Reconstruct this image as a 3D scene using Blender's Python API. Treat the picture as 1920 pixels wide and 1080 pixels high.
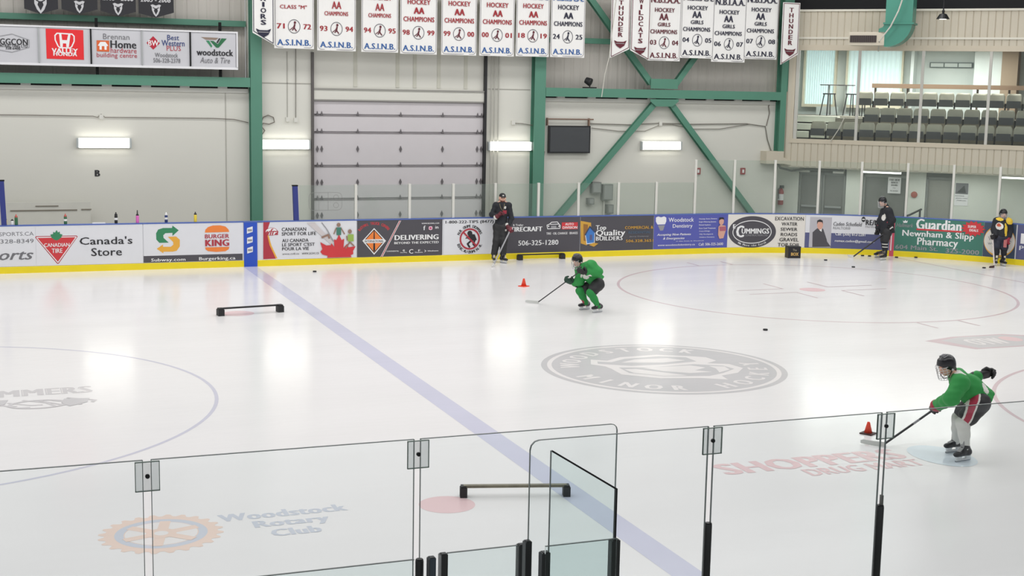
import bpy, math, random
import numpy as np
from mathutils import Vector, Matrix
random.seed(4)
sc = bpy.context.scene
for o in list(bpy.data.objects): bpy.data.objects.remove(o)

# ---------------------------------------------------------------- camera, light, exposure
# metres; x runs along the far boards (0 at the blue line), y = 0 is the face of the far boards, ice at z = 0
yaw, pitch, roll = 0.369363, 0.145142, 0.019150
fw = Vector((math.sin(yaw)*math.cos(pitch), math.cos(yaw)*math.cos(pitch), -math.sin(pitch)))
rt = Vector((math.cos(yaw), -math.sin(yaw), 0)); up = rt.cross(fw)
rt, up = math.cos(roll)*rt + math.sin(roll)*up, -math.sin(roll)*rt + math.cos(roll)*up
cam_data = bpy.data.cameras.new('camera'); cam = bpy.data.objects.new('camera', cam_data)
sc.collection.objects.link(cam)
cam_data.sensor_width = 36; cam_data.lens = 2555.889/1920*36; cam_data.clip_end = 200
cam.matrix_world = Matrix(((rt.x, up.x, -fw.x, -6.0832), (rt.y, up.y, -fw.y, -33.8951), (rt.z, up.z, -fw.z, 4.5285), (0, 0, 0, 1)))
sc.camera = cam

world = bpy.data.worlds.new('hall_air'); sc.world = world; world.use_nodes = True
world.node_tree.nodes['Background'].inputs[0].default_value = (0.93, 0.97, 1.0, 1)
world.node_tree.nodes['Background'].inputs[1].default_value = 0.45

def area(name, loc, sx, sy, power, color=(1, 1, 1), rot=(0, 0, 0)):
    l = bpy.data.lights.new(name, 'AREA'); l.shape = 'RECTANGLE'; l.size = sx; l.size_y = sy
    l.energy = power; l.color = color
    o = bpy.data.objects.new(name, l); o.location = loc; o.rotation_euler = rot
    sc.collection.objects.link(o); return o
for i, yy in enumerate((-24.5, -18.5, -12.5, -6.5)):       # the rows of lamps under the roof
    area('roof_lamp_row', (5, yy, 9.2), 40, 3.2, 960 if yy < -15 else 1180, (1.0, 0.992, 0.985))
area('roof_lamp_row', (3, -1.0, 9.2), 34, 1.6, 950, (1.0, 0.992, 0.985))

sc.view_settings.view_transform = 'Standard'; sc.view_settings.look = 'None'
sc.view_settings.gamma = 1; sc.view_settings.use_curve_mapping = False
sc.view_settings.exposure = -0.08

# ---------------------------------------------------------------- materials
def lin(c): return tuple((v/255/12.92 if v <= 10.3 else ((v/255+.055)/1.055)**2.4) for v in c)
MATS = {}
def mat(name, rgb, rough=0.6, metal=0.0, vary=0.05, scale=3.0, bump=0.0, spec=0.5, emit=0.0, coords='Object', stretch=(1, 1, 1)):
    if name in MATS: return MATS[name]
    m = bpy.data.materials.new(name); m.use_nodes = True; nt = m.node_tree; N = nt.nodes; b = N['Principled BSDF']
    c = lin(rgb)
    tc = N.new('ShaderNodeTexCoord'); mp = N.new('ShaderNodeMapping'); nz = N.new('ShaderNodeTexNoise')
    mp.inputs['Scale'].default_value = stretch
    nz.inputs['Scale'].default_value = scale; nz.inputs['Detail'].default_value = 3
    mx = N.new('ShaderNodeMix'); mx.data_type = 'RGBA'
    mx.inputs['A'].default_value = (*[max(0, v*(1-vary)) for v in c], 1); mx.inputs['B'].default_value = (*[min(1, v*(1+vary)) for v in c], 1)
    nt.links.new(tc.outputs[coords], mp.inputs[0]); nt.links.new(mp.outputs[0], nz.inputs['Vector'])
    nt.links.new(nz.outputs['Fac'], mx.inputs['Factor']); nt.links.new(mx.outputs['Result'], b.inputs['Base Color'])
    b.inputs['Roughness'].default_value = rough; b.inputs['Metallic'].default_value = metal; b.inputs['Specular IOR Level'].default_value = spec
    if bump:
        bp = N.new('ShaderNodeBump'); bp.inputs['Strength'].default_value = bump; bp.inputs['Distance'].default_value = 0.02
        nt.links.new(nz.outputs['Fac'], bp.inputs['Height']); nt.links.new(bp.outputs[0], b.inputs['Normal'])
    if emit:
        b.inputs['Emission Color'].default_value = (*c, 1); b.inputs['Emission Strength'].default_value = emit
    MATS[name] = m; return m
def glass_mat(name, tint, refl=1.0, haze=0.0, hazecol=(200, 215, 210)):
    m = bpy.data.materials.new(name); m.use_nodes = True; nt = m.node_tree; N = nt.nodes
    for n in list(N):
        if n.type != 'OUTPUT_MATERIAL': N.remove(n)
    out = N['Material Output']; tr = N.new('ShaderNodeBsdfTransparent'); gl = N.new('ShaderNodeBsdfGlossy'); fr = N.new('ShaderNodeFresnel')
    nz = N.new('ShaderNodeTexNoise'); nz.inputs['Scale'].default_value = 1.3; rp = N.new('ShaderNodeMix'); rp.data_type = 'RGBA'
    rp.inputs['A'].default_value = (*[v*.985 for v in tint], 1); rp.inputs['B'].default_value = (*tint, 1)
    nt.links.new(nz.outputs['Fac'], rp.inputs['Factor']); nt.links.new(rp.outputs['Result'], tr.inputs[0])
    gl.inputs['Roughness'].default_value = 0.02; fr.inputs['IOR'].default_value = 1.3 if refl < 1 else 1.45
    ms = N.new('ShaderNodeMixShader'); nt.links.new(fr.outputs[0], ms.inputs[0]); nt.links.new(tr.outputs[0], ms.inputs[1]); nt.links.new(gl.outputs[0], ms.inputs[2])
    last = ms
    if haze:
        df = N.new('ShaderNodeBsdfDiffuse'); df.inputs[0].default_value = (*lin(hazecol), 1)
        m2 = N.new('ShaderNodeMixShader'); m2.inputs[0].default_value = haze
        nt.links.new(ms.outputs[0], m2.inputs[1]); nt.links.new(df.outputs[0], m2.inputs[2]); last = m2
    nt.links.new(last.outputs[0], out.inputs[0]); MATS[name] = m; return m

# ---------------------------------------------------------------- mesh helpers
def V(*a): return Vector(a)
class MB:
    def __init__(s): s.v = []; s.f = []; s.m = []; s.cur = 0
    def add(s, vs, fs):
        n = len(s.v); s.v += [tuple(p) for p in vs]; s.f += [tuple(i+n for i in f) for f in fs]; s.m += [s.cur]*len(fs); return s
    def box(s, x0, x1, y0, y1, z0, z1):
        x0, x1 = sorted((x0, x1)); y0, y1 = sorted((y0, y1)); z0, z1 = sorted((z0, z1))
        return s.add([(x0,y0,z0),(x1,y0,z0),(x1,y1,z0),(x0,y1,z0),(x0,y0,z1),(x1,y0,z1),(x1,y1,z1),(x0,y1,z1)],
                     [(0,3,2,1),(4,5,6,7),(0,1,5,4),(1,2,6,5),(2,3,7,6),(3,0,4,7)])
    def obox(s, c, a, b, d):            # centre and three half-axes
        c, a, b, d = map(Vector, (c, a, b, d))
        if a.cross(b).dot(d) < 0: d = -d
        vs = [c+sx*a+sy*b+sz*d for sz in (-1, 1) for (sx, sy) in ((-1,-1),(1,-1),(1,1),(-1,1))]
        return s.add(vs, [(0,3,2,1),(4,5,6,7),(0,1,5,4),(1,2,6,5),(2,3,7,6),(3,0,4,7)])
    def bar(s, p, q, w, t, up=(0, 0, 1)):     # rectangular bar from p to q
        p, q, up = Vector(p), Vector(q), Vector(up); d = q-p; a = d.cross(up).normalized(); b = a.cross(d).normalized()
        return s.obox((p+q)/2, d/2, a*w/2, b*t/2)
    def tube(s, pts, r, n=8):
        pts = [Vector(p) for p in pts]; rs = r if isinstance(r, (list, tuple)) else [r]*len(pts)
        base = len(s.v); vs = []; prev = None
        for i, p in enumerate(pts):
            d = (pts[min(i+1, len(pts)-1)]-pts[max(i-1, 0)]).normalized()
            a = (prev - d*prev.dot(d)) if prev else d.cross(V(0, 0, 1) if abs(d.z) < .9 else V(1, 0, 0))
            a.normalize(); prev = a; b = d.cross(a)
            vs += [p+rs[i]*(math.cos(t*2*math.pi/n)*a+math.sin(t*2*math.pi/n)*b) for t in range(n)]
        fs = [(i*n+j, i*n+(j+1)%n, (i+1)*n+(j+1)%n, (i+1)*n+j) for i in range(len(pts)-1) for j in range(n)]
        fs += [tuple(range(n-1, -1, -1)), tuple((len(pts)-1)*n+j for j in range(n))]
        return s.add(vs, fs)
    def lathe(s, c, prof, n=20, axis=(0, 0, 1)):      # profile of (radius, height)
        c = Vector(c); d = Vector(axis).normalized(); a = d.cross(V(0, 0, 1) if abs(d.z) < .9 else V(1, 0, 0)).normalized(); b = d.cross(a)
        vs = [c+d*h+r*(math.cos(t*2*math.pi/n)*a+math.sin(t*2*math.pi/n)*b) for r, h in prof for t in range(n)]
        k = len(prof)
        fs = [(i*n+j, i*n+(j+1)%n, (i+1)*n+(j+1)%n, (i+1)*n+j) for i in range(k-1) for j in range(n)]
        fs += [tuple(range(n-1, -1, -1)), tuple((k-1)*n+j for j in range(n))]
        return s.add(vs, fs)
    def prism(s, pts, d):               # planar outline pushed along d
        n = len(pts); d = Vector(d); pts = [Vector(p) for p in pts]
        return s.add(pts+[p+d for p in pts], [tuple(range(n-1, -1, -1)), tuple(range(n, 2*n))]+[(i, (i+1)%n, n+(i+1)%n, n+i) for i in range(n)])
    def build(s, name, m, parent=None, smooth=False, local=False):
        me = bpy.data.meshes.new(name)
        vs = s.v
        if parent is not None and not local:
            inv = world_of(parent).inverted(); vs = [inv @ Vector(p) for p in vs]
        me.from_pydata([tuple(p) for p in vs], [], s.f)
        ms = m if isinstance(m, (list, tuple)) else [m]
        for x in ms: me.materials.append(x)
        me.polygons.foreach_set('material_index', s.m)
        if smooth: me.polygons.foreach_set('use_smooth', [True]*len(s.f))
        me.update()
        o = bpy.data.objects.new(name, me); sc.collection.objects.link(o)
        if parent is not None: o.parent = parent
        return o
def world_of(o):
    m = Matrix.Identity(4)
    while o is not None: m = o.matrix_basis @ m; o = o.parent
    return m
def tag(o, label=None, cat=None, group=None, kind=None):
    if label: o['label'] = label
    if cat: o['category'] = cat
    if group: o['group'] = group
    if kind: o['kind'] = kind
    return o
def thing(name, label, cat, loc=(0, 0, 0), rz=0, group=None):
    o = bpy.data.objects.new(name, None); o.empty_display_size = .1; sc.collection.objects.link(o)
    o.location = loc; o.rotation_euler = (0, 0, rz); return tag(o, label, cat, group)
def solo(mb, name, m, label, cat, loc, group=None, smooth=False):     # a thing that is one mesh, origin at its base
    loc = Vector(loc); mb.v = [tuple(Vector(p)-loc) for p in mb.v]
    o = mb.build(name, m, smooth=smooth); o.location = loc; return tag(o, label, cat, group)
def copy_tree(o, parent=None):
    c = o.copy(); sc.collection.objects.link(c)
    if parent: c.parent = parent
    for ch in list(o.children): copy_tree(ch, c)
    return c
ORD = ['first', 'second', 'third', 'fourth', 'fifth', 'sixth', 'seventh', 'eighth', 'ninth', 'tenth', 'eleventh', 'twelfth', 'thirteenth', 'fourteenth']

# ---------------------------------------------------------------- lettering and flat shapes on a sheet
TXT = {}
def text_geo(t, bold=0.0, slant=0.0):
    sp = bold*1.5; bold = 0.0; k = (t, sp, slant)
    if k not in TXT:
        cu = bpy.data.curves.new('t', 'FONT'); cu.body = t; cu.resolution_u = 2; cu.offset = bold; cu.shear = slant; cu.fill_mode = 'FRONT'
        cu.space_character = 1+sp*.9
        ob = bpy.data.objects.new('t', cu); sc.collection.objects.link(ob)
        me = bpy.data.meshes.new_from_object(ob.evaluated_get(bpy.context.evaluated_depsgraph_get()))
        vs = [(v.co.x, v.co.y) for v in me.vertices]; fs = [tuple(p.vertices) for p in me.polygons]
        bpy.data.objects.remove(ob); bpy.data.curves.remove(cu); bpy.data.meshes.remove(me)
        TXT[k] = (vs, fs)
    return TXT[k]
class Sheet:
    """shapes laid on a surface; fn(s, t, off) gives the point; off is the height over the surface"""
    def __init__(s, fn, parent=None, off=0.004, step=.0012): s.fn = fn; s.parent = parent; s.off = off; s.layer = 0; s.step = step
    def up(s): s.layer += 1; return s.off + s.layer*s.step
    def done(s, mb, name, m, label=None):
        o = mb.build(name, m, s.parent)
        if label: o['label'] = label
        return o
    def text(s, t, bl, tr, m, bold=0.0, slant=0.0, name='lettering', mb=None):
        vs, fs = text_geo(t, bold, slant); off = s.up()
        if not vs: return
        x0 = min(v[0] for v in vs); x1 = max(v[0] for v in vs); y0 = min(v[1] for v in vs); y1 = max(v[1] for v in vs)
        sx = (tr[0]-bl[0])/(x1-x0); sy = (tr[1]-bl[1])/(y1-y0); own = mb or MB()
        for j, dx in enumerate((0,) if bold <= .004 else (-bold*1.05, 0, bold*1.05)):      # heavy type: strokes widened sideways
            k = 1-2*bold*1.05/(x1-x0) if bold > .004 else 1
            own.add([s.fn(bl[0]+((x-(x0+x1)/2)*k+(x1-x0)/2+dx)*sx, bl[1]+(y-y0)*sy, off+j*.0003) for x, y in vs], fs)
        if not mb: return s.done(own, name, m)
    def texts(s, rows, m, bold=0.0, slant=0.0, name='lettering'):
        mb = MB()
        for t, bl, tr in rows: s.text(t, bl, tr, m, bold, slant, mb=mb)
        return s.done(mb, name, m)
    def arc(s, t, c, rx, ry, a0, a1, h, m, inward=False, bold=0.02, name='lettering', wf=.75):   # letters round an ellipse, angles in degrees
        mb = MB(); off = s.up(); n = len(t)
        for i, ch in enumerate(t):
            if ch == ' ': continue
            a = math.radians(a0+(a1-a0)*(i+.5)/n); vs, fs = text_geo(ch, bold, 0)
            x0 = min(v[0] for v in vs); x1 = max(v[0] for v in vs); k = h/.73; cx = (x0+x1)/2
            px, py = c[0]+rx*math.cos(a), c[1]+ry*math.sin(a)
            n_ = V(math.cos(a)/rx, math.sin(a)/ry).normalized(); u = n_ if not inward else -n_; r = V(u.y, -u.x)
            for j, dx in enumerate((-bold, 0, bold)): mb.add([s.fn(*(V(px, py)+r*(x-cx+dx)*k*wf+u*(y-.36)*k), off+j*.0003) for x, y in vs], fs)
        return s.done(mb, name, m)
    def poly(s, pts, m, name='emblem', mb=None, label=None):
        off = s.up(); q = [s.fn(p[0], p[1], off) for p in pts]
        if mb: mb.add(q, [tuple(range(len(q)))]); return
        return s.done(MB().add(q, [tuple(range(len(q)))]), name, m, label)
    def strip(s, cols, m, name='emblem', mb=None, label=None):      # columns (s, t_low, t_high): safe on the curved boards
        off = s.up(); q = []; 
        for a, lo, hi in cols: q += [s.fn(a, lo, off), s.fn(a, hi, off)]
        fs = [(2*i, 2*i+2, 2*i+3, 2*i+1) for i in range(len(cols)-1)]
        if mb: mb.add(q, fs); return
        return s.done(MB().add(q, fs), name, m, label)
    def rect(s, x0, z0, x1, z1, m, name='emblem', n=None, mb=None, label=None):
        n = n or max(1, int(abs(x1-x0)/.12))
        return s.strip([(x0+(x1-x0)*i/n, z0, z1) for i in range(n+1)], m, name, mb, label)
    def disc(s, c, rx, ry, m, name='emblem', n=28, mb=None, label=None):
        return s.strip([(c[0]-rx*math.cos(math.pi*i/n), c[1]-ry*math.sin(math.pi*i/n)*.999, c[1]+ry*math.sin(math.pi*i/n)) for i in range(n+1)], m, name, mb, label)
    def ring(s, c, rx, ry, w, m, name='emblem', n=40, a0=0, a1=360, mb=None, wy=None, label=None):
        off = s.up(); q = []; wy = wy or w
        for i in range(n+1):
            a = math.radians(a0+(a1-a0)*i/n); q += [s.fn(c[0]+(rx-w)*math.cos(a), c[1]+(ry-wy)*math.sin(a), off), s.fn(c[0]+rx*math.cos(a), c[1]+ry*math.sin(a), off)]
        fs = [(2*i, 2*i+1, 2*i+3, 2*i+2) for i in range(n)]
        if mb: mb.add(q, fs); return
        return s.done(MB().add(q, fs), name, m, label)
    def line(s, pts, w, m, name='emblem', mb=None):       # a stroke of width w
        off = s.up(); own = mb or MB()
        for i_, (a, b) in enumerate(zip(pts[:-1], pts[1:])):
            off += .0003 if i_ % 2 else -.0003*(i_ > 0)
            a, b = V(*a), V(*b); d = (b-a).normalized(); k = V(-d.y, d.x)*w/2; a = a-d*w*.2; b = b+d*w*.2
            own.add([s.fn(*(a-k), off), s.fn(*(b-k), off), s.fn(*(b+k), off), s.fn(*(a+k), off)], [(0, 1, 2, 3)])
        if not mb: return s.done(own, name, m)

RC, CX, CY = 8.5, 12.9, -8.5
def path(s):                            # the line of the far boards: straight, round corner, end boards; point and inward normal
    if s <= CX: return V(s, 0), V(0, -1)
    th = (s-CX)/RC
    if th <= math.pi/2: return V(CX+RC*math.sin(th), CY+RC*math.cos(th)), V(-math.sin(th), -math.cos(th))
    return V(CX+RC, CY-(s-CX-RC*math.pi/2)), V(-1, 0)
def on_board(s, z, off=0.0):
    p, n = path(s); return (p.x+n.x*off, p.y+n.y*off, z)
def on_ice(x, y, off=0.0): return (x, y, off)
def on_plane(y0): return lambda x, z, off=0.0: (x, y0-off, z)
LO, LU, LN = V(16.9, 2.83), V(.7071, -.7071), V(.7071, .7071)      # the slanting wall of the lounge: origin, along, back
def on_lounge(u, z, d=0.0):
    p = LO+LU*u+LN*d; return (p.x, p.y, z)
def lounge_sheet(d): return lambda u, z, off=0.0: on_lounge(u, z, d-off)

# ---------------------------------------------------------------- materials of the hall
WHITE = mat('painted_wall', (214, 213, 204), .7, vary=.03, scale=.7)
STEEL = mat('green_steel', (86, 138, 117), .45, vary=.06, scale=1.5)
SIDING = mat('grey_siding', (204, 199, 191), .55, vary=.07, scale=.8, stretch=(6, 6, .5))
BEIGE = mat('beige_siding', (206, 198, 180), .6, vary=.04, scale=.9)
DARK = mat('black_metal', (34, 34, 36), .5); BLACK = mat('black_plastic', (24, 24, 26), .45); GAP = mat('dark_gap', (14, 16, 16), .9)
ALU = mat('white_aluminium', (215, 214, 206), .35, vary=.03); CHROME = mat('bare_aluminium', (190, 192, 192), .3, metal=.7)
CONC = mat('concrete_floor', (130, 128, 122), .8, vary=.1); ROOF = mat('dark_roof_deck', (62, 62, 62), .8, vary=.15)
FIXT = mat('lamp_cover', (255, 253, 244), .4, vary=.0, emit=6); TUBE = mat('tube_glow', (255, 255, 248), .4, vary=0, emit=3)
GREY = mat('grey_paint', (128, 130, 126), .5); CREAMP = mat('door_panel', (208, 203, 205), .55, vary=.03)
WIRE = mat('grey_cable', (120, 116, 108), .6); CABLED = mat('dark_cable', (112, 104, 96), .6)
ICEM = bpy.data.materials.new('ice'); ICEM.use_nodes = True
def ice_material(m, rgb, vary):
    m.use_nodes = True; nt = m.node_tree; N = nt.nodes; b = N['Principled BSDF']; c = lin(rgb)
    tc = N.new('ShaderNodeTexCoord'); mp = N.new('ShaderNodeMapping'); mp.inputs['Scale'].default_value = (.35, 1.2, 1); mp.inputs['Rotation'].default_value = (0, 0, .3)
    nz = N.new('ShaderNodeTexNoise'); nz.inputs['Scale'].default_value = .9; nz.inputs['Detail'].default_value = 5
    mx = N.new('ShaderNodeMix'); mx.data_type = 'RGBA'
    mx.inputs['A'].default_value = (*[v*(1-vary) for v in c], 1); mx.inputs['B'].default_value = (*[min(1, v*(1+vary*.4)) for v in c], 1)
    n2 = N.new('ShaderNodeTexNoise'); n2.inputs['Scale'].default_value = 5; n2.inputs['Detail'].default_value = 6
    m2 = N.new('ShaderNodeMapping'); m2.inputs['Scale'].default_value = (.5, 1.6, 1); m2.inputs['Rotation'].default_value = (0, 0, -.5)
    L = nt.links.new; L(tc.outputs['Object'], mp.inputs[0]); L(mp.outputs[0], nz.inputs['Vector']); L(nz.outputs['Fac'], mx.inputs['Factor'])
    L(mx.outputs['Result'], b.inputs['Base Color']); L(tc.outputs['Object'], m2.inputs[0]); L(m2.outputs[0], n2.inputs['Vector'])
    bp = N.new('ShaderNodeBump'); bp.inputs['Strength'].default_value = .12; bp.inputs['Distance'].default_value = .012; L(n2.outputs['Fac'], bp.inputs['Height']); L(bp.outputs[0], b.inputs['Normal'])
    rr = N.new('ShaderNodeMapRange'); rr.inputs['To Min'].default_value = .11; rr.inputs['To Max'].default_value = .23; L(nz.outputs['Fac'], rr.inputs['Value']); L(rr.outputs[0], b.inputs['Roughness'])
    b.inputs['IOR'].default_value = 1.31; b.inputs['Specular IOR Level'].default_value = .27
    return m
ice_material(ICEM, (233, 231, 231), .03)
def ice_paint(name, rgb): 
    if name not in MATS: MATS[name] = ice_material(bpy.data.materials.new(name), rgb, .06)
    return MATS[name]

# ---------------------------------------------------------------- ice and floors
YN = -27.336                            # the near boards
ss = [-16]+[CX+RC*math.pi/2*i/24 for i in range(25)]
outl = [path(s)[0] for s in ss]+[V(CX+RC, YN), V(-16, YN)]
ice = MB().add([(p.x, p.y, 0) for p in outl], [tuple(range(len(outl)))][::-1]).build('floor', ICEM)
ice.data.flip_normals() if ice.data.polygons[0].normal.z < 0 else None
tag(ice, 'white ice sheet of the rink with faded lines and emblems', kind='structure')
wf = MB().box(-16, 30, -37, 9, -.12, -.03).build('floor_walkway', CONC); tag(wf, kind='structure')

# ---------------------------------------------------------------- far wall
YW = 2.83
def ribs(x0, x1, z0, z1, y, pitch=.3, d=.03, mb=None):       # ribbed metal siding
    mb = mb or MB(); prof = []
    n = int((x1-x0)/pitch)+1
    for i in range(n):
        a = x0+i*pitch
        for t, dd in ((0, 0), (.62, 0), (.72, d), (.9, d)):
            if a+t*pitch <= x1: prof.append((a+t*pitch, y+dd))
    prof.append((x1, y)); q = []
    for a, b in prof: q += [(a, b, z0), (a, b, z1)]
    return mb.add(q, [(2*i, 2*i+2, 2*i+3, 2*i+1) for i in range(len(prof)-1)])
mb = MB()
mb.box(-16, .5, YW+.06, YW+.3, -.03, 4.40)                     # left bay, lower
mb.box(.5, 2.22, YW+.06, YW+.3, -.03, 9.5); mb.box(7.28, 8.9, YW+.06, YW+.3, -.03, 9.5)      # beside the big door
mb.box(2.22, 7.28, YW+.1, YW+.3, 4.45, 9.5)                     # over the door
mb.box(8.9, 16.95, YW+.06, YW+.3, -.03, 4.30)
wall = mb.build('wall_far', WHITE); tag(wall, kind='structure')
t = MB()
t.box(.84, 2.2, YW+.045, YW+.06, 4.55, 4.57); t.box(7.3, 8.6, YW+.045, YW+.06, 4.50, 4.52)      # horizontal seams
t.box(1.55, 1.57, YW+.045, YW+.06, 3.6, 5.4); t.box(-.1, -.085, YW+.045, YW+.06, 0, 4.3)
t.build('seam', mat('seam_grey', (168, 166, 158), .8), wall, local=True)  # wall seams as strips a little greyer than the panels
up_ = MB(); ribs(-16, .5, 4.3, 9.5, YW+.38, .3, .014, up_); ribs(8.9, 17.2, 4.2, 9.5, YW+.38, .3, .014, up_)
wu = up_.build('wall_far_upper', SIDING); tag(wu, kind='structure')
ce = MB().box(-16, 30, -37, 14, 9.5, 9.7).build('ceiling', ROOF); tag(ce, kind='structure')

# green frame: columns, beams, braces (each an I section)
def isec(mb, p, q, w, d, upv=(0, -1, 0)):
    p, q, upv = Vector(p), Vector(q), Vector(upv); t = .02
    mb.bar(p+upv*(d/2), q+upv*(d/2), w, t, upv); mb.bar(p-upv*(d/2), q-upv*(d/2), w, t, upv); mb.bar(p, q, t*1.4, d-.02, upv)
for x, w, lab in ((.68, .30, 'green steel column left of the grey overhead door'), (8.80, .34, 'green steel column between the overhead door and the dark screen'),
                  (16.88, .2, 'green steel column at the corner beside the beige lounge wall')):
    mb = MB(); isec(mb, (x, YW-.08, -.03 if x < 16 else 2.45), (x, YW-.08, 9.4), w, .26)
    if x > 16: mb.bar((17.02, YW-.1, 4.6), (17.02, YW-.1, 9.4), .28, .1, (0, 1, 0))
    solo(mb, 'steel_column', STEEL, lab, 'column', (x, YW-.08, -.03 if x < 16 else 2.45), 'green columns along the far wall')
mb = MB(); isec(mb, (-16, YW-.08, 4.56), (.52, YW-.08, 4.56), .25, .26)
solo(mb, 'steel_beam', STEEL, 'green steel beam running below the lit row of sponsor signs', 'beam', (-7, YW-.08, 4.43), 'green beams of the far wall')
mb = MB(); isec(mb, (8.98, YW-.08, 4.455), (16.78, YW-.08, 4.455), .25, .26)
solo(mb, 'steel_beam', STEEL, 'green steel beam crossing over the dark wall screen and gusset', 'beam', (12.9, YW-.08, 4.33), 'green beams of the far wall')
mb = MB(); isec(mb, (-16, YW+.2, 6.09), (.47, YW+.2, 6.09), .15, .2)
solo(mb, 'steel_girt', STEEL, 'thin dark green girt behind the black pennants', 'beam', (-7, YW+.2, 6.0))
mb = MB(); isec(mb, (9.02, YW+.2, 5.95), (16.7, YW+.2, 5.95), .15, .2)
solo(mb, 'steel_girt', STEEL, 'thin green girt behind the white banners over the cross brace', 'beam', (12.9, YW+.2, 5.87))
mb = MB()
for x in [-15+.98*i for i in range(16)]: mb.box(x, x+.24, YW-.06, YW+.06, 4.39, 4.45)
for x in [9.4+.98*i for i in range(8)]: mb.box(x, x+.24, YW-.06, YW+.06, 4.29, 4.35)
mb.build('spacer', mat('white_block', (205, 206, 200), .7), wall, local=True)
mb = MB(); mb.box(-16, .5, YW+.02, YW+.3, 4.39, 4.45); mb.box(8.95, 16.8, YW+.02, YW+.3, 4.29, 4.34); mb.build('gap', GAP, wall, local=True)
mb = MB(); mb.box(-16, .5, YW+.01, YW+.055, 4.28, 4.39); mb.box(8.97, 16.75, YW+.01, YW+.055, 4.19, 4.29); mb.build('cap_flashing', ALU, wall, local=True)
br = thing('cross_brace', 'green steel X brace with gusset plates between two columns', 'brace', (12.8, YW-.1, 0))
for p, q in (((12.55, 4.2), (8.95, .25)), ((13.05, 4.2), (16.55, .25)), ((12.4, 4.75), (10.05, 7.5)), ((13.2, 4.75), (15.3, 7.5))):
    mb = MB(); isec(mb, (p[0], YW-.06, p[1]), (q[0], YW-.06, q[1]), .17, .14); mb.build('diagonal', STEEL, br)
mb = MB().prism([(12.33, YW-.2, 4.30), (12.33, YW-.2, 4.24), (12.53, YW-.2, 4.09), (13.07, YW-.2, 4.09), (13.27, YW-.2, 4.24), (13.27, YW-.2, 4.31)], (0, .02, 0)); mb.build('gusset_plate', STEEL, br)
mb = MB().prism([(12.33, YW-.2, 4.61), (12.33, YW-.2, 4.9), (13.23, YW-.2, 4.9), (13.23, YW-.2, 4.61)], (0, .02, 0)); mb.build('gusset_plate', STEEL, br)

# overhead door in the far wall
d1 = MB(); zs = [-.03, .52, 1.43, 2.34, 3.26, 3.73, 4.13]
d1 = MB().box(2.27, 7.24, YW+.16, YW+.2, -.03, 4.15).build('door_1', CREAMP); tag(d1, 'pale grey sectional overhead door', kind='structure')
for a, b in zip(zs[:-1], zs[1:]):
    MB().box(2.28, 7.22, YW+.1, YW+.16, a+.025, b-.02).build('door_section', CREAMP, d1, local=True)
    MB().box(2.28, 7.22, YW+.085, YW+.12, b-.035, b-.02).build('door_rail', mat('rail_grey', (138, 132, 134), .5), d1, local=True)
HNG = mat('hinge_steel', (104, 100, 102), .5, metal=.1)
for z in zs[1:-1]:
    for x in (2.45, 3.52, 4.75, 5.98, 7.08):
        for dx in ((-.06, .06) if x in (2.45, 7.08) else (0,)):
            MB().prism([(x+dx-.036, YW+.07, z-.02), (x+dx+.036, YW+.07, z-.02), (x+dx, YW+.07, z+.10)], (0, .03, 0)).build('hinge', HNG, d1, local=True)
for z in ([(a+b)/2 for a, b in zip(zs[:-1], zs[1:])][1:4]):
    for x in (2.45, 3.52, 4.75, 5.98, 7.08):
        for dx in ((-.06, .06) if x in (2.45, 7.08) else (0,)):
            MB().prism([(x+dx-.038, YW+.07, z), (x+dx, YW+.07, z-.09), (x+dx+.038, YW+.07, z), (x+dx, YW+.07, z+.09)], (0, .03, 0)).build('hinge', HNG, d1, local=True)
for x in (2.24, 7.22):
    MB().box(x-.035, x+.035, YW-.02, YW+.1, -.03, 5.6 if x > 5 else 5.4).build('door_track', mat('track', (92, 88, 86), .5) if x < 5 else DARK, d1, local=True)
MB().box(2.22, 7.24, YW+.03, YW+.12, 4.15, 4.41).build('door_header', WHITE, d1, local=True)
mb = MB().box(2.22, 7.24, YW+.0, YW+.12, 4.41, 4.45); mb.box(2.22, 7.24, YW+.03, YW+.1, 4.11, 4.15); mb.build('door_header', mat('header_edge', (150, 148, 142), .6), d1, local=True)
mb = MB()
for x in (3.4, 4.6, 5.1, 5.8, 6.6): mb.box(x, x+.1, YW+.085, YW+.1, 4.5, 5.6)
mb.build('header_batten', mat('header_pale', (198, 197, 184), .7), d1, local=True)
mb = MB()
for x in (7.38, 7.48, 7.6): mb.tube([(x, YW-.02, .0), (x, YW-.02, 9)], .02, 6)
solo(mb, 'conduit', mat('pipe_paint', (176, 174, 166), .6), 'three thin vertical pipes right of the overhead door', 'pipe', (7.48, YW-.02, 0))

# ---------------------------------------------------------------- lounge corner: slanting beige wall, windows, soffit, lower wall
def lprism(mb, u0, u1, z0, z1, d0, d1):
    p = [on_lounge(u0, z0, d0), on_lounge(u1, z0, d0), on_lounge(u1, z0, d1), on_lounge(u0, z0, d1)]
    return mb.prism(p, (0, 0, z1-z0))
def lribs(mb, u0, u1, z0, z1, d=0, pitch=.205):
    prof = []; n = int((u1-u0)/pitch)+1
    for i in range(n):
        a = u0+i*pitch
        for t, dd in ((0, 0), (.84, 0), (.88, .022), (.96, .022)):
            if a+t*pitch <= u1: prof.append((a+t*pitch, d+dd))
    prof.append((u1, d)); q = []
    for a, b in prof: q += [on_lounge(a, z0, b), on_lounge(a, z1, b)]
    return mb.add(q, [(2*i, 2*i+2, 2*i+3, 2*i+1) for i in range(len(prof)-1)])
UE = 10.4
mb = MB(); lribs(mb, .02, UE, 2.30, 3.10); lribs(mb, .02, .34, 3.10, 6.02); lribs(mb, .02, UE, 6.02, 7.05)
lprism(mb, .02, UE, 2.29, 2.33, .0, 3.0)
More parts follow.
